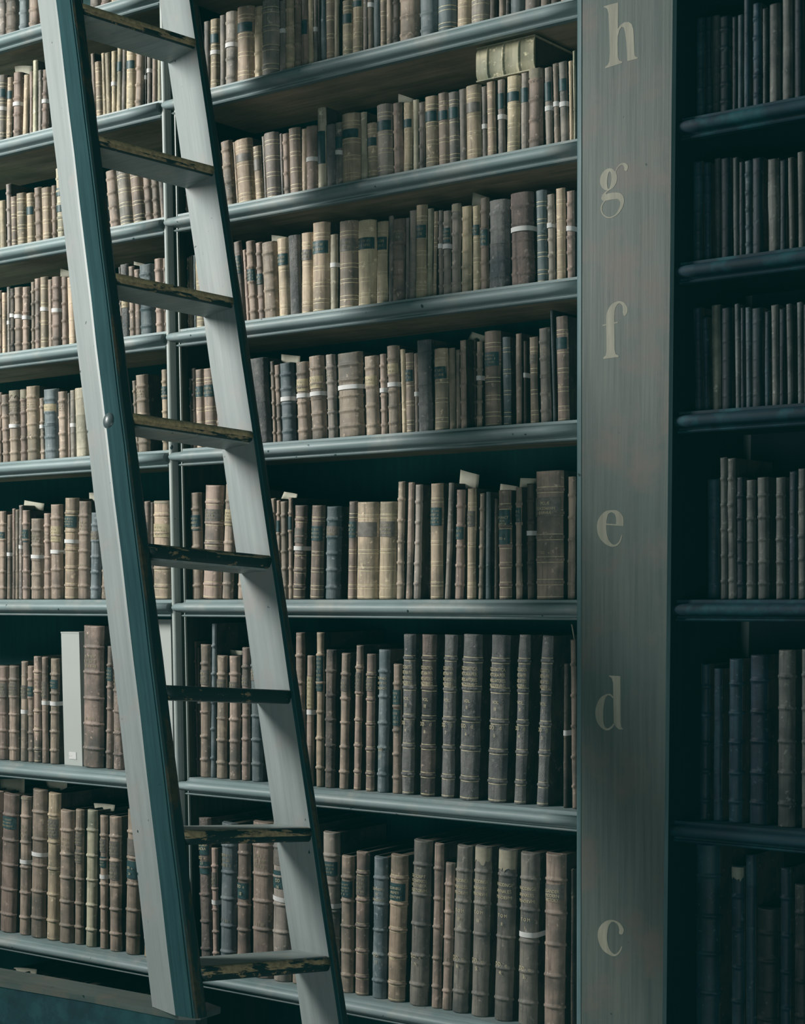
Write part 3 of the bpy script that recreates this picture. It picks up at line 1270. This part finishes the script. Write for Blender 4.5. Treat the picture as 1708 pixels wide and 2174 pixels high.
rows = {}
for b in BOOKS: rows.setdefault((b['row'], b['bay']), []).append(b)
for key, lst in rows.items():
    row, bay = key
    lst.sort(key=lambda b: b['xl'])
    z0 = ROWZ[row]
    pv = None; lastb = None
    lim = {'L': xPL-.0015, 'M': xQL-.0015, 'R': xRight}[bay]
    low = {'L': xLeft, 'M': xPR+.0015, 'R': qedge(z0)[1]+.002}[bay]
    for b in lst:
        Y = PLANE + b['set']
        b['Y'] = Y
        A = W(b['xl'], b['yt'], Y); B = W(b['xr'], b['yt'], Y)
        H = A.z - z0
        Wd = B.x - A.x
        _, vb = PR(Vector((A.x, Y, z0)))
        xb = W(b['xl']+b['lean'], vb, Y).x
        xt = A.x
        top = {0: 3.148+.29, 1: ROWZ[0]}.get(row, ROWZ[row-1] if row > 0 else 9)
        H = min(H, top-.047-z0)
        if pv is None: pv = (low, low, 1.0)
        qb, qt, qh = pv                      # right edge of the previous book: bottom, top, height
        def qx_(h): return qb+(qt-qb)*h/qh
        if xb < qb+.0010:
            d = qb+.0010-xb; xb += d
            if xt < xb-.0001 and b['lean'] >= 0: pass
        hm = min(H, qh if qh != 1.0 else H)
        need = qx_(hm)+.0013
        if xb+(xt-xb)*hm/H < need:
            xt2 = xb+(need-xb)*H/hm
            Wd -= max(0, (xt2-xt)*.8); xt = xt2
        Wd = max(Wd-.0013, .0055)
        if max(xb, xt)+Wd > lim-.0015:
            over = max(xb, xt)+Wd-(lim-.0015)
            Wd2 = max(.0055, Wd-over); 
            sh_ = max(xb, xt)+Wd2-(lim-.0015); Wd = Wd2
            if sh_ > 0:
                if xb > xt: xb -= sh_
                else: xt -= sh_; xb = min(xb, xt)
        if b['col'] == 'w':
            Wd -= abs(xb-xt)+.001; xb = xt = max(xb, xt, qt)+.0006
        pv = (xb+Wd+.0006, xt+Wd+.0006, H)
        if lastb is not None: lastb['gap'] = max(0, min(xb-(lastb['xb']+lastb['W']), (xb+(xt-xb)*min(1, lastb['H']/H))-(lastb['xt']+lastb['W']))-.003)
        lastb = b
        b['xb'] = xb; b['xt'] = xt; b['W'] = Wd; b['H'] = H; b['z0'] = z0

# seen segments, for the labels
def mid_px(b):
    x = (b['xb']+b['xt'])/2+b['W']/2
    return PR(Vector((x, b['Y'], b['z0']+b['H']*.5)))
def hidden(b):
    u, v = mid_px(b)
    lo_x, hi_x = b['xl'], b['xr']
    tot = 0; hid = 0
    for f in (.1, .35, .6, .9):
        for g in (.1, .5, .9):
            x = (b['xb']+(b['xt']-b['xb'])*f)+b['W']*g
            uu, vv = PR(Vector((x, b['Y'], b['z0']+b['H']*f)))
            tot += 1
            h = not (0 <= uu <= 1708 and 0 <= vv <= 2174)
            for w_ in (0, 1):
                a, c = rail_x(vv, w_)
                if a <= uu <= c: h = True
            if h: hid += 1
    return hid >= tot-1
keep = []
for key, lst in rows.items():
    row, bay = key
    for b in lst:
        b['hid'] = hidden(b)
    if True:
        lst[:] = [b for b in lst if not b['hid']]
    segs = {}
    for b in lst:
        u, v = mid_px(b)
        if bay == 'R': s = 'R'
        elif bay == 'L': s = 'L0' if u < sum(rail_x(v, 0))/2 else 'L1'
        else: s = 'M0' if u < sum(rail_x(v, 1))/2 else 'M1'
        segs.setdefault(s, []).append(b); b['seg'] = s
    for s, bl in segs.items():
        bl.sort(key=lambda b: b['xb'])
        n = len(bl)
        for i, b in enumerate(bl):
            if s == 'R': pos = '%s right of pilaster' % ORD[i]
            elif s == 'L0': pos = ('%s left of ladder' % ORD[n-1-i])
            elif s == 'L1': pos = '%s left of slim post' % ORD[n-1-i]
            elif s == 'M0': pos = '%s right of slim post' % ORD[i]
            else:
                pos = '%s right of ladder' % ORD[i] if i < n/2 else '%s left of pilaster' % ORD[n-1-i]
            b['pos'] = pos
    for b in lst: keep.append(b)

def describe(b):
    c = b['col']
    w = b['xr']-b['xl']
    size = 'thin' if w < 13 else ('narrow' if w < 19 else ('thick' if w > 34 else ''))
    if c[0] == 'x': col = 'crackled grey' if c == 'x' else 'crackled brown'
    elif c[0] == 'R': col = {'t': 'dim tan', 'g': 'dim grey', 'b': 'dim brown', 's': 'dim slate', 'd': 'dim dark'}[c[1]]
    else: col = WORD[c]
    if b['band']: ft = ' with white paper band'
    elif b['cap']: ft = ' with torn pale patch'
    elif b['labs']: ft = {'lab_k': ' with dark label', 'lab_t': ' with tan label', 'lab_b': ' with faded label'}[b['labs'][0][2]]
    elif b['gold']: ft = ' with gilt lines'
    elif b['raised']: ft = ' with raised bands'
    else: ft = ''
    sh = {0: 'topmost shelf', 1: 'shelf above h', 8: 'bottom shelf'}.get(b['row'], 'shelf ' + '  hgfedc '[b['row']])
    return ('%s %s book%s, %s, %s' % (size, col, ft, b['pos'], sh)).strip()

MAXB = 298
books_only = [b for b in keep if b['col'] != 'w']
def seen_area(b):
    a_ = 0
    for f in (.1, .35, .6, .9):
        x = (b['xb']+(b['xt']-b['xb'])*f)+b['W']*.5
        uu, vv = PR(Vector((x, b['Y'], b['z0']+b['H']*f)))
        h = not (0 <= uu <= 1708 and 0 <= vv <= 2174)
        for w_ in (0, 1):
            a, c = rail_x(vv, w_)
            if a <= uu <= c: h = True
        if not h: a_ += (b['xr']-b['xl'])*b['H']/4
    return a_*(.5 if b['bay'] == 'R' and b['col'] in 'SD' else 1)
books_only.sort(key=seen_area, reverse=True)
for i, b in enumerate(books_only): b['mass'] = i >= MAXB
MASS = []
seedn = 0
for b in keep:
    seedn += 1
    c = b['col']
    Wd, H, Y = b['W'], b['H'], b['Y']
    phi = math.atan2(b['xt']-b['xb'], H)
    Hl = H/math.cos(phi)
    lift = Wd/2*abs(math.sin(phi)) + .0004
    loc = Vector((b['xb']+Wd/2, Y, b['z0']+lift))
    D = min(DEPTH-Y-.02-b['set'], max(.12, H*.62))
    D = min(D, .25)
    if c == 'w':
        root = empty('archive_box', loc, 'pale grey archival box standing upright %s on %s' % ('beside thick brown book' if b['xl'] < 200 else 'against the slim post', 'shelf d' if b['row'] == 6 else 'shelf above h'), 'box')
        if b['row'] == 1: root['label'] = 'pale grey archival box behind the ladder rail on shelf above h'
        mb = MB(); mb.box(-Wd/2, Wd/2, 0, .22, 0, Hl-.004)
        mb.build('box_body', MATS['w'], root)
        mb = MB(); mb.box(-Wd/2-.0008, Wd/2+.0008, -.0010, .221, Hl-.004, Hl)
        mb.build('box_lid', MATS['w'], root)
        if b['xl'] < 200 and b['row'] == 6:
            mb = MB(); mb.box(-Wd*.22, Wd*.18, -.0012, -.0002, .018, .038)
            mb.build('sticker', MATS['paper'], root)
            ticks(root, Wd*.5, [(.026, .030, 1)], 3)
        continue
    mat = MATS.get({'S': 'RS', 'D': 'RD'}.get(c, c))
    root = empty('leather_book', loc, describe(b), 'book', 'books on the %s, %s' % (SHELF[b['row']], BAYNAME[b['bay']]))
    root.rotation_euler = (0, phi, 0)
    if b['mass']: MASS.append(root)
    if b['crag'] and c in ('b',): mat = MATS['xb']
    make_binding(root, Wd, Hl, D, mat, b['raised'], b['gold'], None, b['crag'], seedn, b.get('gap', 0))
    def zpx(v):  # picture height -> height on this book
        u = (b['xl']+b['xr'])/2
        return (W(u, v, Y).z - b['z0'])/math.cos(phi)
    for (a, d, lm) in b['labs']:
        za, zb = zpx(d), zpx(a)
        za, zb = max(.004, za), min(Hl-.004, zb)
        if zb-za < .004: continue
        if b['raised']: off = .0018
        else: off = .0012
        lo_ = shell(root, 'title_label', Wd, za, zb, MATS[lm], off, .94)
        lo_['label'] = {'lab_k': 'dark title label', 'lab_b': 'faded brown title label', 'lab_t': 'tan title label'}[lm]
        if not b['txt'] and Wd > .013 and b['row'] >= 3 and b['bay'] != 'R':
            t_ = ticks(root, Wd, [(za+.004, zb-.004, max(1, int((zb-za)/.010)))], seedn*3)
            if t_:
                for v in t_.data.vertices: v.co.y -= off
    if b['txt']:
        t_ = lettering(root, Wd, custom_text(b['txt'], Wd, Hl), 'gold' if b['txt'][0] in 'PCBDLTNVQ' else 'gilt_dim')
        for v in t_.data.vertices: v.co.y -= .0022
    elif not b['labs'] and b['raised'] and Wd > .02 and b['row'] >= 4 and b['bay'] != 'R' and c in 'btgs' and rnd.random() < .6:
        ticks(root, Wd, [(Hl*.70, Hl*.80, 3), (Hl*.33, Hl*.36, 1)], seedn*5, 'gilt_dim', .7)
    if b['band']:
        zc = zpx(b['band']); hw = .0052 if b['row'] < 6 else .006
        o_ = shell(root, 'paper_band', Wd, zc-hw, zc+hw, MATS['paper'], .0030 if b['raised'] else .0016, 1.0, wings=.05, tilt=-.12 if rnd.random() < .1 else 0)
    if b['cap']:
        z_ = zpx(b['cap'])
        o_ = shell(root, 'torn_patch', Wd, z_, Hl-.003, MATS['torn' if b['bay'] != 'R' else 'Rt'], .0014, .97)
        me = o_.data
        for i, v in enumerate(me.vertices):
            if v.co.z < Hl-.02: v.co.z += rnd.random()*.012
        o_['label'] = 'torn pale patch at head of spine'

# the books beyond the three hundred that show largest: one object
bpy.context.view_layer.update()
mv, mf, mm, ms, mrv, mats_ = [], [], [], [], [], []
for root in MASS:
    rr_ = rnd.random()
    for ch in root.children:
        me = ch.data; Mw = root.matrix_world @ ch.matrix_basis
        k = len(mv); mv += [Mw @ v.co for v in me.vertices]; mrv += [rr_]*len(me.vertices)
        lut = []
        for m_ in me.materials:
            if m_ not in mats_: mats_.append(m_)
            lut.append(mats_.index(m_))
        for p_ in me.polygons:
            mf.append(tuple(i+k for i in p_.vertices)); mm.append(lut[p_.material_index] if lut else 0); ms.append(p_.use_smooth)
for root in MASS:
    for ch in list(root.children):
        me = ch.data; bpy.data.objects.remove(ch); bpy.data.meshes.remove(me)
    bpy.data.objects.remove(root)
if mf:
    mo = mesh_obj('leather_books', mv, mf, mats_, None, mm, ms)
    at_ = mo.data.attributes.new('rv', 'FLOAT', 'POINT'); at_.data.foreach_set('value', mrv)
    mo['kind'] = 'stuff'; mo['category'] = 'books'; mo['label'] = 'thinnest and most hidden old leather books standing between the others on all shelves'

# the book lying flat on top of the row by the pilaster
Y = PLANE-.004
a = W(1013, 104, Y); b_ = W(1136, 74, Y); c_ = W(1015, 176, Y)
fl = b_.x-a.x; th = a.z-c_.z
fb = empty('leather_book', (a.x+fl/2, Y, c_.z+.001), 'thick pale vellum book lying flat on top of upright books on shelf h', 'book')
mb = MB()
# spine along X, four raised cords, thin boards above and below standing proud
vs, fs, sm = [], [], []
ny = 9; xs = []
cords = [.20, .47, .74]
for k in range(0, 41): xs.append(k/40)
prof_ = []
for i in range(ny):
    t = -1+2*i/(ny-1)
    prof_.append((-.006*math.sqrt(max(0, 1-abs(t)**3)), (t+1)/2*(th-.006)+.003))
xl_ = [0, .002/fl]
for c0 in cords: xl_ += [c0-.024, c0-.015, c0-.007, c0+.007, c0+.015, c0+.024]
xl_ += [1-.002/fl, 1]
for k, x in enumerate(xl_):
    o = 0
    for c0 in cords:
        if abs(x-c0) < .008: o = .0032
        elif abs(x-c0) < .016: o = .0010
    for (y, z) in prof_:
        vs.append((-fl/2+x*fl, y-o, z))
for i in range(len(xl_)-1):
    for j in range(ny-1):
        A_ = i*ny+j; fs.append((A_, A_+ny, A_+ny+1, A_+1)); sm.append(True)
fs.append(tuple(range(ny))); fs.append(tuple((len(xl_)-1)*ny+k for k in range(ny-1, -1, -1))); sm += [False, False]
mb.v = [Vector(v) for v in vs]; mb.f = [list(f) for f in fs]; mb.m = [0]*len(fs); mb.s = sm
mb.box(-fl/2-.001, fl/2+.001, -.004, .16, 0, .0028); mb.box(-fl/2-.001, fl/2+.001, -.004, .16, th-.0028, th)
mb.build('binding', [leather('vellum', (.34, .305, .205), (.28, .245, .16), bump=.1)], fb)
mb = MB(); mb.box(-fl/2+.003, fl/2-.003, .002, .155, .003, th-.003); mb.build('page_block', MATS['pages'], fb)

# paper slips standing out of the books
SLIPS = [
 ('pale paper slip rising behind the books left of the flat vellum book, shelf h', [(845,199),(880,211),(878,226),(845,226)]),
 ('pointed tan paper slip above thin books near crackled grey book, shelf g', [(1003,408),(1039,420),(1033,436),(1001,440)]),
 ('curled cream paper slip above the first tan books right of ladder, shelf g', [(576,499),(613,504),(608,520),(577,521)]),
 ('broad cream paper slip above the grey book nearest the ladder, shelf f', [(597,752),(637,756),(636,774),(597,776)]),
 ('folded white paper slip above dark thin books midway along shelf f', [(1001,704),(1032,714),(1028,728),(992,722)]),
 ('cream paper slip above narrow books just right of ladder, shelf e', [(603,1044),(631,1049),(629,1062),(596,1060)]),
 ('large tilted cream card standing above books midway along shelf e', [(977,997),(1017,1008),(1014,1042),(974,1036)]),
 ('pale paper slip above the labelled brown book on shelf e', [(1062,1027),(1099,1033),(1096,1052),(1060,1048)]),
 ('rounded cream paper slip beside the largest book on shelf e', [(1104,1015),(1138,1016),(1138,1036),(1102,1040)]),
 ('pale paper slip above the second book right of slim post, shelf d', [(418,1356),(436,1358),(433,1376),(418,1378)]),
 ('greenish paper slip above books right of slim post, midway to ladder, shelf d', [(488,1379),(516,1382),(515,1400),(488,1400)]),
 ('wide green-grey paper slip at far left end of shelf c', [(0,1654),(52,1654),(52,1686),(2,1684)]),
 ('cream paper flag above the fourth book from left on shelf c', [(94,1647),(143,1654),(142,1672),(106,1690)]),
 ('pale green paper slip above the cream vellum book on shelf c', [(199,1705),(244,1709),(242,1722),(203,1726)]),
 ('long pale paper slip folded over thin books at left of shelf e', [(52,1062),(94,1069),(92,1084),(50,1080)]),
 ('rounded cream paper slip beside the left ladder rail on shelf e', [(189,1046),(217,1045),(217,1070),(190,1068)]),
 ('pointed pale paper slip beside the left ladder rail on shelf g', [(128,570),(158,578),(160,592),(128,592)]),
 ('white paper slip behind the third ladder rung on shelf g', [(284,555),(320,564),(318,584),(284,584)]),
 ('large curved pale paper slip at left on shelf above h', [(31,141),(69,140),(66,168),(34,166)]),
 ('pale green paper slip on the bottom shelf above the ledge', [(30,2054),(78,2058),(76,2078),(26,2076)]),
 ('thin pale slip leaning against the pilaster on shelf d', [(1213,1324),(1216,1326),(1222,1372),(1219,1372)]),
]
for i, (lab, q) in enumerate(SLIPS):
    yy = PLANE+.045
    P = [W(u, v, yy) for u, v in q]
    n = 6
    vs, fs = [], []
    org = P[3].copy()
    for k in range(n+1):
        t = k/n
        cu = .006*math.sin(t*math.pi)*(1 if i % 2 else -1)
        top = P[0].lerp(P[1], t)+Vector((0, cu, 0)); bot = P[3].lerp(P[2], t)
        vs += [top-org, bot-org]
    for k in range(n): fs.append((2*k, 2*k+1, 2*k+3, 2*k+2))
    o = mesh_obj('paper_slip', vs, fs, MATS['slip'], None, None, True, org)
    md = o.modifiers.new('thickness', 'SOLIDIFY'); md.thickness = .0004
    o['label'] = lab; o['category'] = 'paper slip'; o['group'] = 'paper slips sticking up from the books'

# ------------------------------------------------------------------ ladder
P0 = CAM + ray(303, 1050)*3.4
LIN = .292          # clear width between the rails
def lp(t, s=0.0, n=0.0): return P0 + Rv*t + Sv*s + Nv*n
LEDGE_Z = .848
def t_at_z(s, n, z): return (z-(P0+Sv*s+Nv*n).z)/Rv.z
lad = empty('library_ladder', lp(t_at_z(0, 0, LEDGE_Z)), 'tall grey painted wooden library ladder with worn flat treads leaning against the shelves', 'ladder')
LO = Vector(lad.location)
def t_at_y(s, n, y): return (y-(P0+Sv*s+Nv*n).y)/Rv.y
def rail(section, mats, zbot, name='side_rail'):
    vs, fs, mi = [], [], []
    n = len(section)
    T = 24
    for i in range(T+1):
        for (s, b) in section:
            t0 = t_at_z(s, b, zbot); t1 = 1.755
            t = t0+(t1-t0)*i/T
            wob = .0006*math.sin(i*2.3+s*90)
            vs.append(lp(t, s[0] if isinstance(s, tuple) else s, b)+Sv*wob-LO)
    for i in range(T):
        for j in range(n):
            fs.append((i*n+j, i*n+(j+1) % n, (i+1)*n+(j+1) % n, (i+1)*n+j)); mi.append(mats[1][j])
    fs.append(tuple(range(n-1, -1, -1))); mi.append(0); fs.append(tuple(T*n+k for k in range(n))); mi.append(0)
    o = mesh_obj(name, vs, fs, mats[0], lad, mi)
    bm = bmesh.new(); bm.from_mesh(o.data); bmesh.ops.recalc_face_normals(bm, faces=bm.faces); bm.to_mesh(o.data); bm.free()
    return o
DW = .130
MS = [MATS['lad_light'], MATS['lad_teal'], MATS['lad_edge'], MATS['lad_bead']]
# left rail: front edge, groove, rounded teal flank, pale outer face
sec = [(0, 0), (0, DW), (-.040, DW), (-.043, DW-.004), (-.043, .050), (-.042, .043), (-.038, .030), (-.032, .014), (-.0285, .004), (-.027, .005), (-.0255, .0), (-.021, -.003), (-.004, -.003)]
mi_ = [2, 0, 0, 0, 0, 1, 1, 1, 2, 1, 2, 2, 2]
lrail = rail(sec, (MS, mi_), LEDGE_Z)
# right rail: pale inner face, dark front edge with a bead
th2 = .022
sec = [(LIN, 0), (LIN, DW), (LIN+th2+.008, DW), (LIN+th2+.008, .01), (LIN+th2, 0), (LIN+th2-.006, -.003), (LIN+.008, -.003), (LIN+.006, .0), (LIN+.0045, -.001)]
mi_ = [0, 2, 2, 2, 2, 2, 1, 1, 1]
rrail = rail(sec, (MS, mi_), 0.0)
def t_for_py(y, s=0.0, n=0.0):
    a, b = -1.8, 3.0
    for _ in range(50):
        m = (a+b)/2
        if PR(lp(m, s, n))[1] > y: a = m
        else: b = m
    return a
hz = Vector((0, 0, 1))
rungs = [(16, .5), (298, .5), (590, .5), (888, .5), (1168, .3), (1470, .25), (1779, .3), (2070, .35)]
sp = (t_for_py(298)-t_for_py(590))
extra = []
for k in range(1, 3): extra.append(t_for_py(16)+sp*k*1.0)
tvals = [t_for_py(y) for y, _ in rungs]+extra
up = Sv.cross(Nv).normalized()
if up.z < 0: up = -up
for i, t in enumerate(tvals):
    big = i < 4 or i > 7
    hh = .0125 if i < 4 or i > 7 else .0145
    # cross-section in (n, up): rounded nosing in front, square back
    cs = [(.004, hh*.97), (-.0015, hh*.78), (-.0040, -hh*.10), (-.0015, -hh*.7), (.004, -hh*.97), (.012, -hh*1.0), (DW-.012, -hh), (DW-.012, hh), (.012, hh)]
    if i in (3, 4): cs = [(.004, hh*.95), (-.002, hh*.4), (-.003, -hh*.2), (.002, -hh*.75), (.010, -hh*.95), (.013, -hh*1.25), (DW-.02, -hh*1.3), (DW-.012, hh), (.012, hh)]
    # top edge strip, worn nose, dark nose, underside ...
    mi0 = [1, 1, 2, 3, 0, 0, 0, 0, 0] if i != 5 else [3, 3, 3, 3, 0, 0, 0, 0, 0]
    if i in (4, ): mi0 = [2, 3, 3, 3, 0, 0, 0, 0, 0]
    if i in (6, 7): mi0 = [2, 2, 3, 3, 3, 3, 0, 0, 2]
    vs, fs, mm, sm = [], [], [], []
    n = len(cs); K = 16
    R = random.Random(i+50)
    org = lp(t, 0, 0)
    for k in range(K+1):
        s = -.001+(LIN+.002)*k/K
        for j, (b, u) in enumerate(cs):
            w = (R.random()-.5)*.0010 if j < 4 else 0
            vs.append(org+Sv*s+Nv*(b+.003+w)+up*(u+w*.5)-LO)
    for k in range(K):
        for j in range(n):
            fs.append((k*n+j, k*n+(j+1) % n, (k+1)*n+(j+1) % n, (k+1)*n+j)); mm.append(mi0[j]); sm.append(j < 4)
    fs.append(tuple(range(n-1, -1, -1))); mm.append(0); fs.append(tuple(K*n+k for k in range(n))); mm.append(0); sm += [False, False]
    o = mesh_obj('tread', vs, fs, [MATS['tread'], MATS['tread_worn'], MATS['tread_dark'], MATS['tread_black']], lad, mm, sm)
    bm = bmesh.new(); bm.from_mesh(o.data); bmesh.ops.recalc_face_normals(bm, faces=bm.faces); bm.to_mesh(o.data); bm.free()
# bolt head on the outer face of the left rail
tb = t_for_py(893, -.040, .036)
bc = lp(tb, -.0385, .037)
vs, fs = [], []
axn = (-Sv*1.0 - Nv*.25).normalized()
e1 = Rv.copy(); e2 = axn.cross(e1).normalized()
rb = .0175
rings = 6
for i in range(rings):
    a = i/(rings-1)*math.pi/2
    for k in range(20):
        p = 2*math.pi*k/20
        vs.append(bc + (e1*math.cos(p)*1.15 + e2*math.sin(p))*rb*math.cos(a) + axn*rb*.62*math.sin(a) - axn*.004 - LO)
for i in range(rings-1):
    for k in range(20):
        fs.append((i*20+k, i*20+(k+1) % 20, (i+1)*20+(k+1) % 20, (i+1)*20+k))
mesh_obj('bolt_head', vs, fs, MATS['iron'], lrail, None, True)

# ------------------------------------------------------------------ ledge under the ladder's left foot
A = WZ(-260, 2038, LEDGE_Z-.001); B = WZ(378, 2152, LEDGE_Z-.001); C = WZ(468, 2138, LEDGE_Z-.001); Dp = WZ(340, 2116, LEDGE_Z-.001); E_ = WZ(-260, 2010, LEDGE_Z-.001)
poly = [A, WZ(200, 2117, LEDGE_Z-.001), B, WZ(425, 2152, LEDGE_Z-.001), C, WZ(440, 2128, LEDGE_Z-.001), Dp, WZ(100, 2072, LEDGE_Z-.001), E_]
lg = empty('painted_ledge', (B.x, B.y, 0), 'dark teal painted wooden ledge in the lower left corner under the ladder foot', 'ledge')
O2 = Vector((B.x, B.y, 0))
n = len(poly)
vs = [p-O2 for p in poly]+[p-O2-Vector((0, 0, .012)) for p in poly]
fs = [tuple(range(n)), tuple(range(2*n-1, n-1, -1))]+[(i, n+i, n+(i+1) % n, (i+1) % n) for i in range(n)]
o = mesh_obj('ledge_top', vs, fs, MATS['ledge'], lg)
bm = bmesh.new(); bm.from_mesh(o.data); bmesh.ops.recalc_face_normals(bm, faces=bm.faces); bm.to_mesh(o.data); bm.free()
cen = sum(poly, Vector())/n
inn = [p.lerp(cen, .04 if p is not C else .1) for p in poly]
low_ = [p+Vector((-.12 if p in (B, C) else 0, 0, 0)) for p in inn]
vs = [p-O2-Vector((0, 0, .0125)) for p in inn]+[Vector((p.x, p.y, .20))-O2 for p in low_]+[Vector((p.x, p.y, 0))-O2 for p in low_]
fs = [tuple(range(n))]+[(i, n+i, n+(i+1) % n, (i+1) % n) for i in range(n)]+[(n+i, 2*n+i, 2*n+(i+1) % n, n+(i+1) % n) for i in range(n)]+[tuple(range(3*n-1, 2*n-1, -1))]
o = mesh_obj('ledge_body', vs, fs, MATS['ledge_side'], lg)
bm = bmesh.new(); bm.from_mesh(o.data); bmesh.ops.recalc_face_normals(bm, faces=bm.faces); bm.to_mesh(o.data); bm.free()

# ------------------------------------------------------------------ light
def area(name, loc, target, size, size_y, power, col, spread=180):
    d = bpy.data.lights.new(name, 'AREA'); d.shape = 'RECTANGLE'; d.size = size; d.size_y = size_y; d.energy = power; d.color = col
    d.spread = math.radians(spread)
    o = bpy.data.objects.new(name, d); COL.objects.link(o); o.location = loc
    o.rotation_euler = (Vector(target)-Vector(loc)).to_track_quat('-Z', 'Y').to_euler()
    return o
area('window_light', (-6.0, -3.3, 3.9), (-3.3, 0, 2.35), 1.3, 1.6, 112, (1.0, 1.0, .95), 82)
area('bounce_fill', (-.2, -4.6, .9), (-2.5, -.4, 2.3), 2.2, 1.4, 62, (.92, 1.0, .95))  # added unseen fill standing in for bounced light on treads and undersides
w = bpy.data.worlds.new('world'); sc.world = w; w.use_nodes = True
w.node_tree.nodes['Background'].inputs[0].default_value = (.02, .50, .50, 1)
w.node_tree.nodes['Background'].inputs[1].default_value = .07
sc.view_settings.view_transform = 'Standard'
sc.view_settings.look = 'None'
sc.view_settings.exposure = 0
sc.view_settings.gamma = 1
sc.view_settings.use_curve_mapping = True      # the faded teal print grade of the photograph
sc.view_settings.curve_mapping.black_level = (-.0004, -.0078, -.0078)
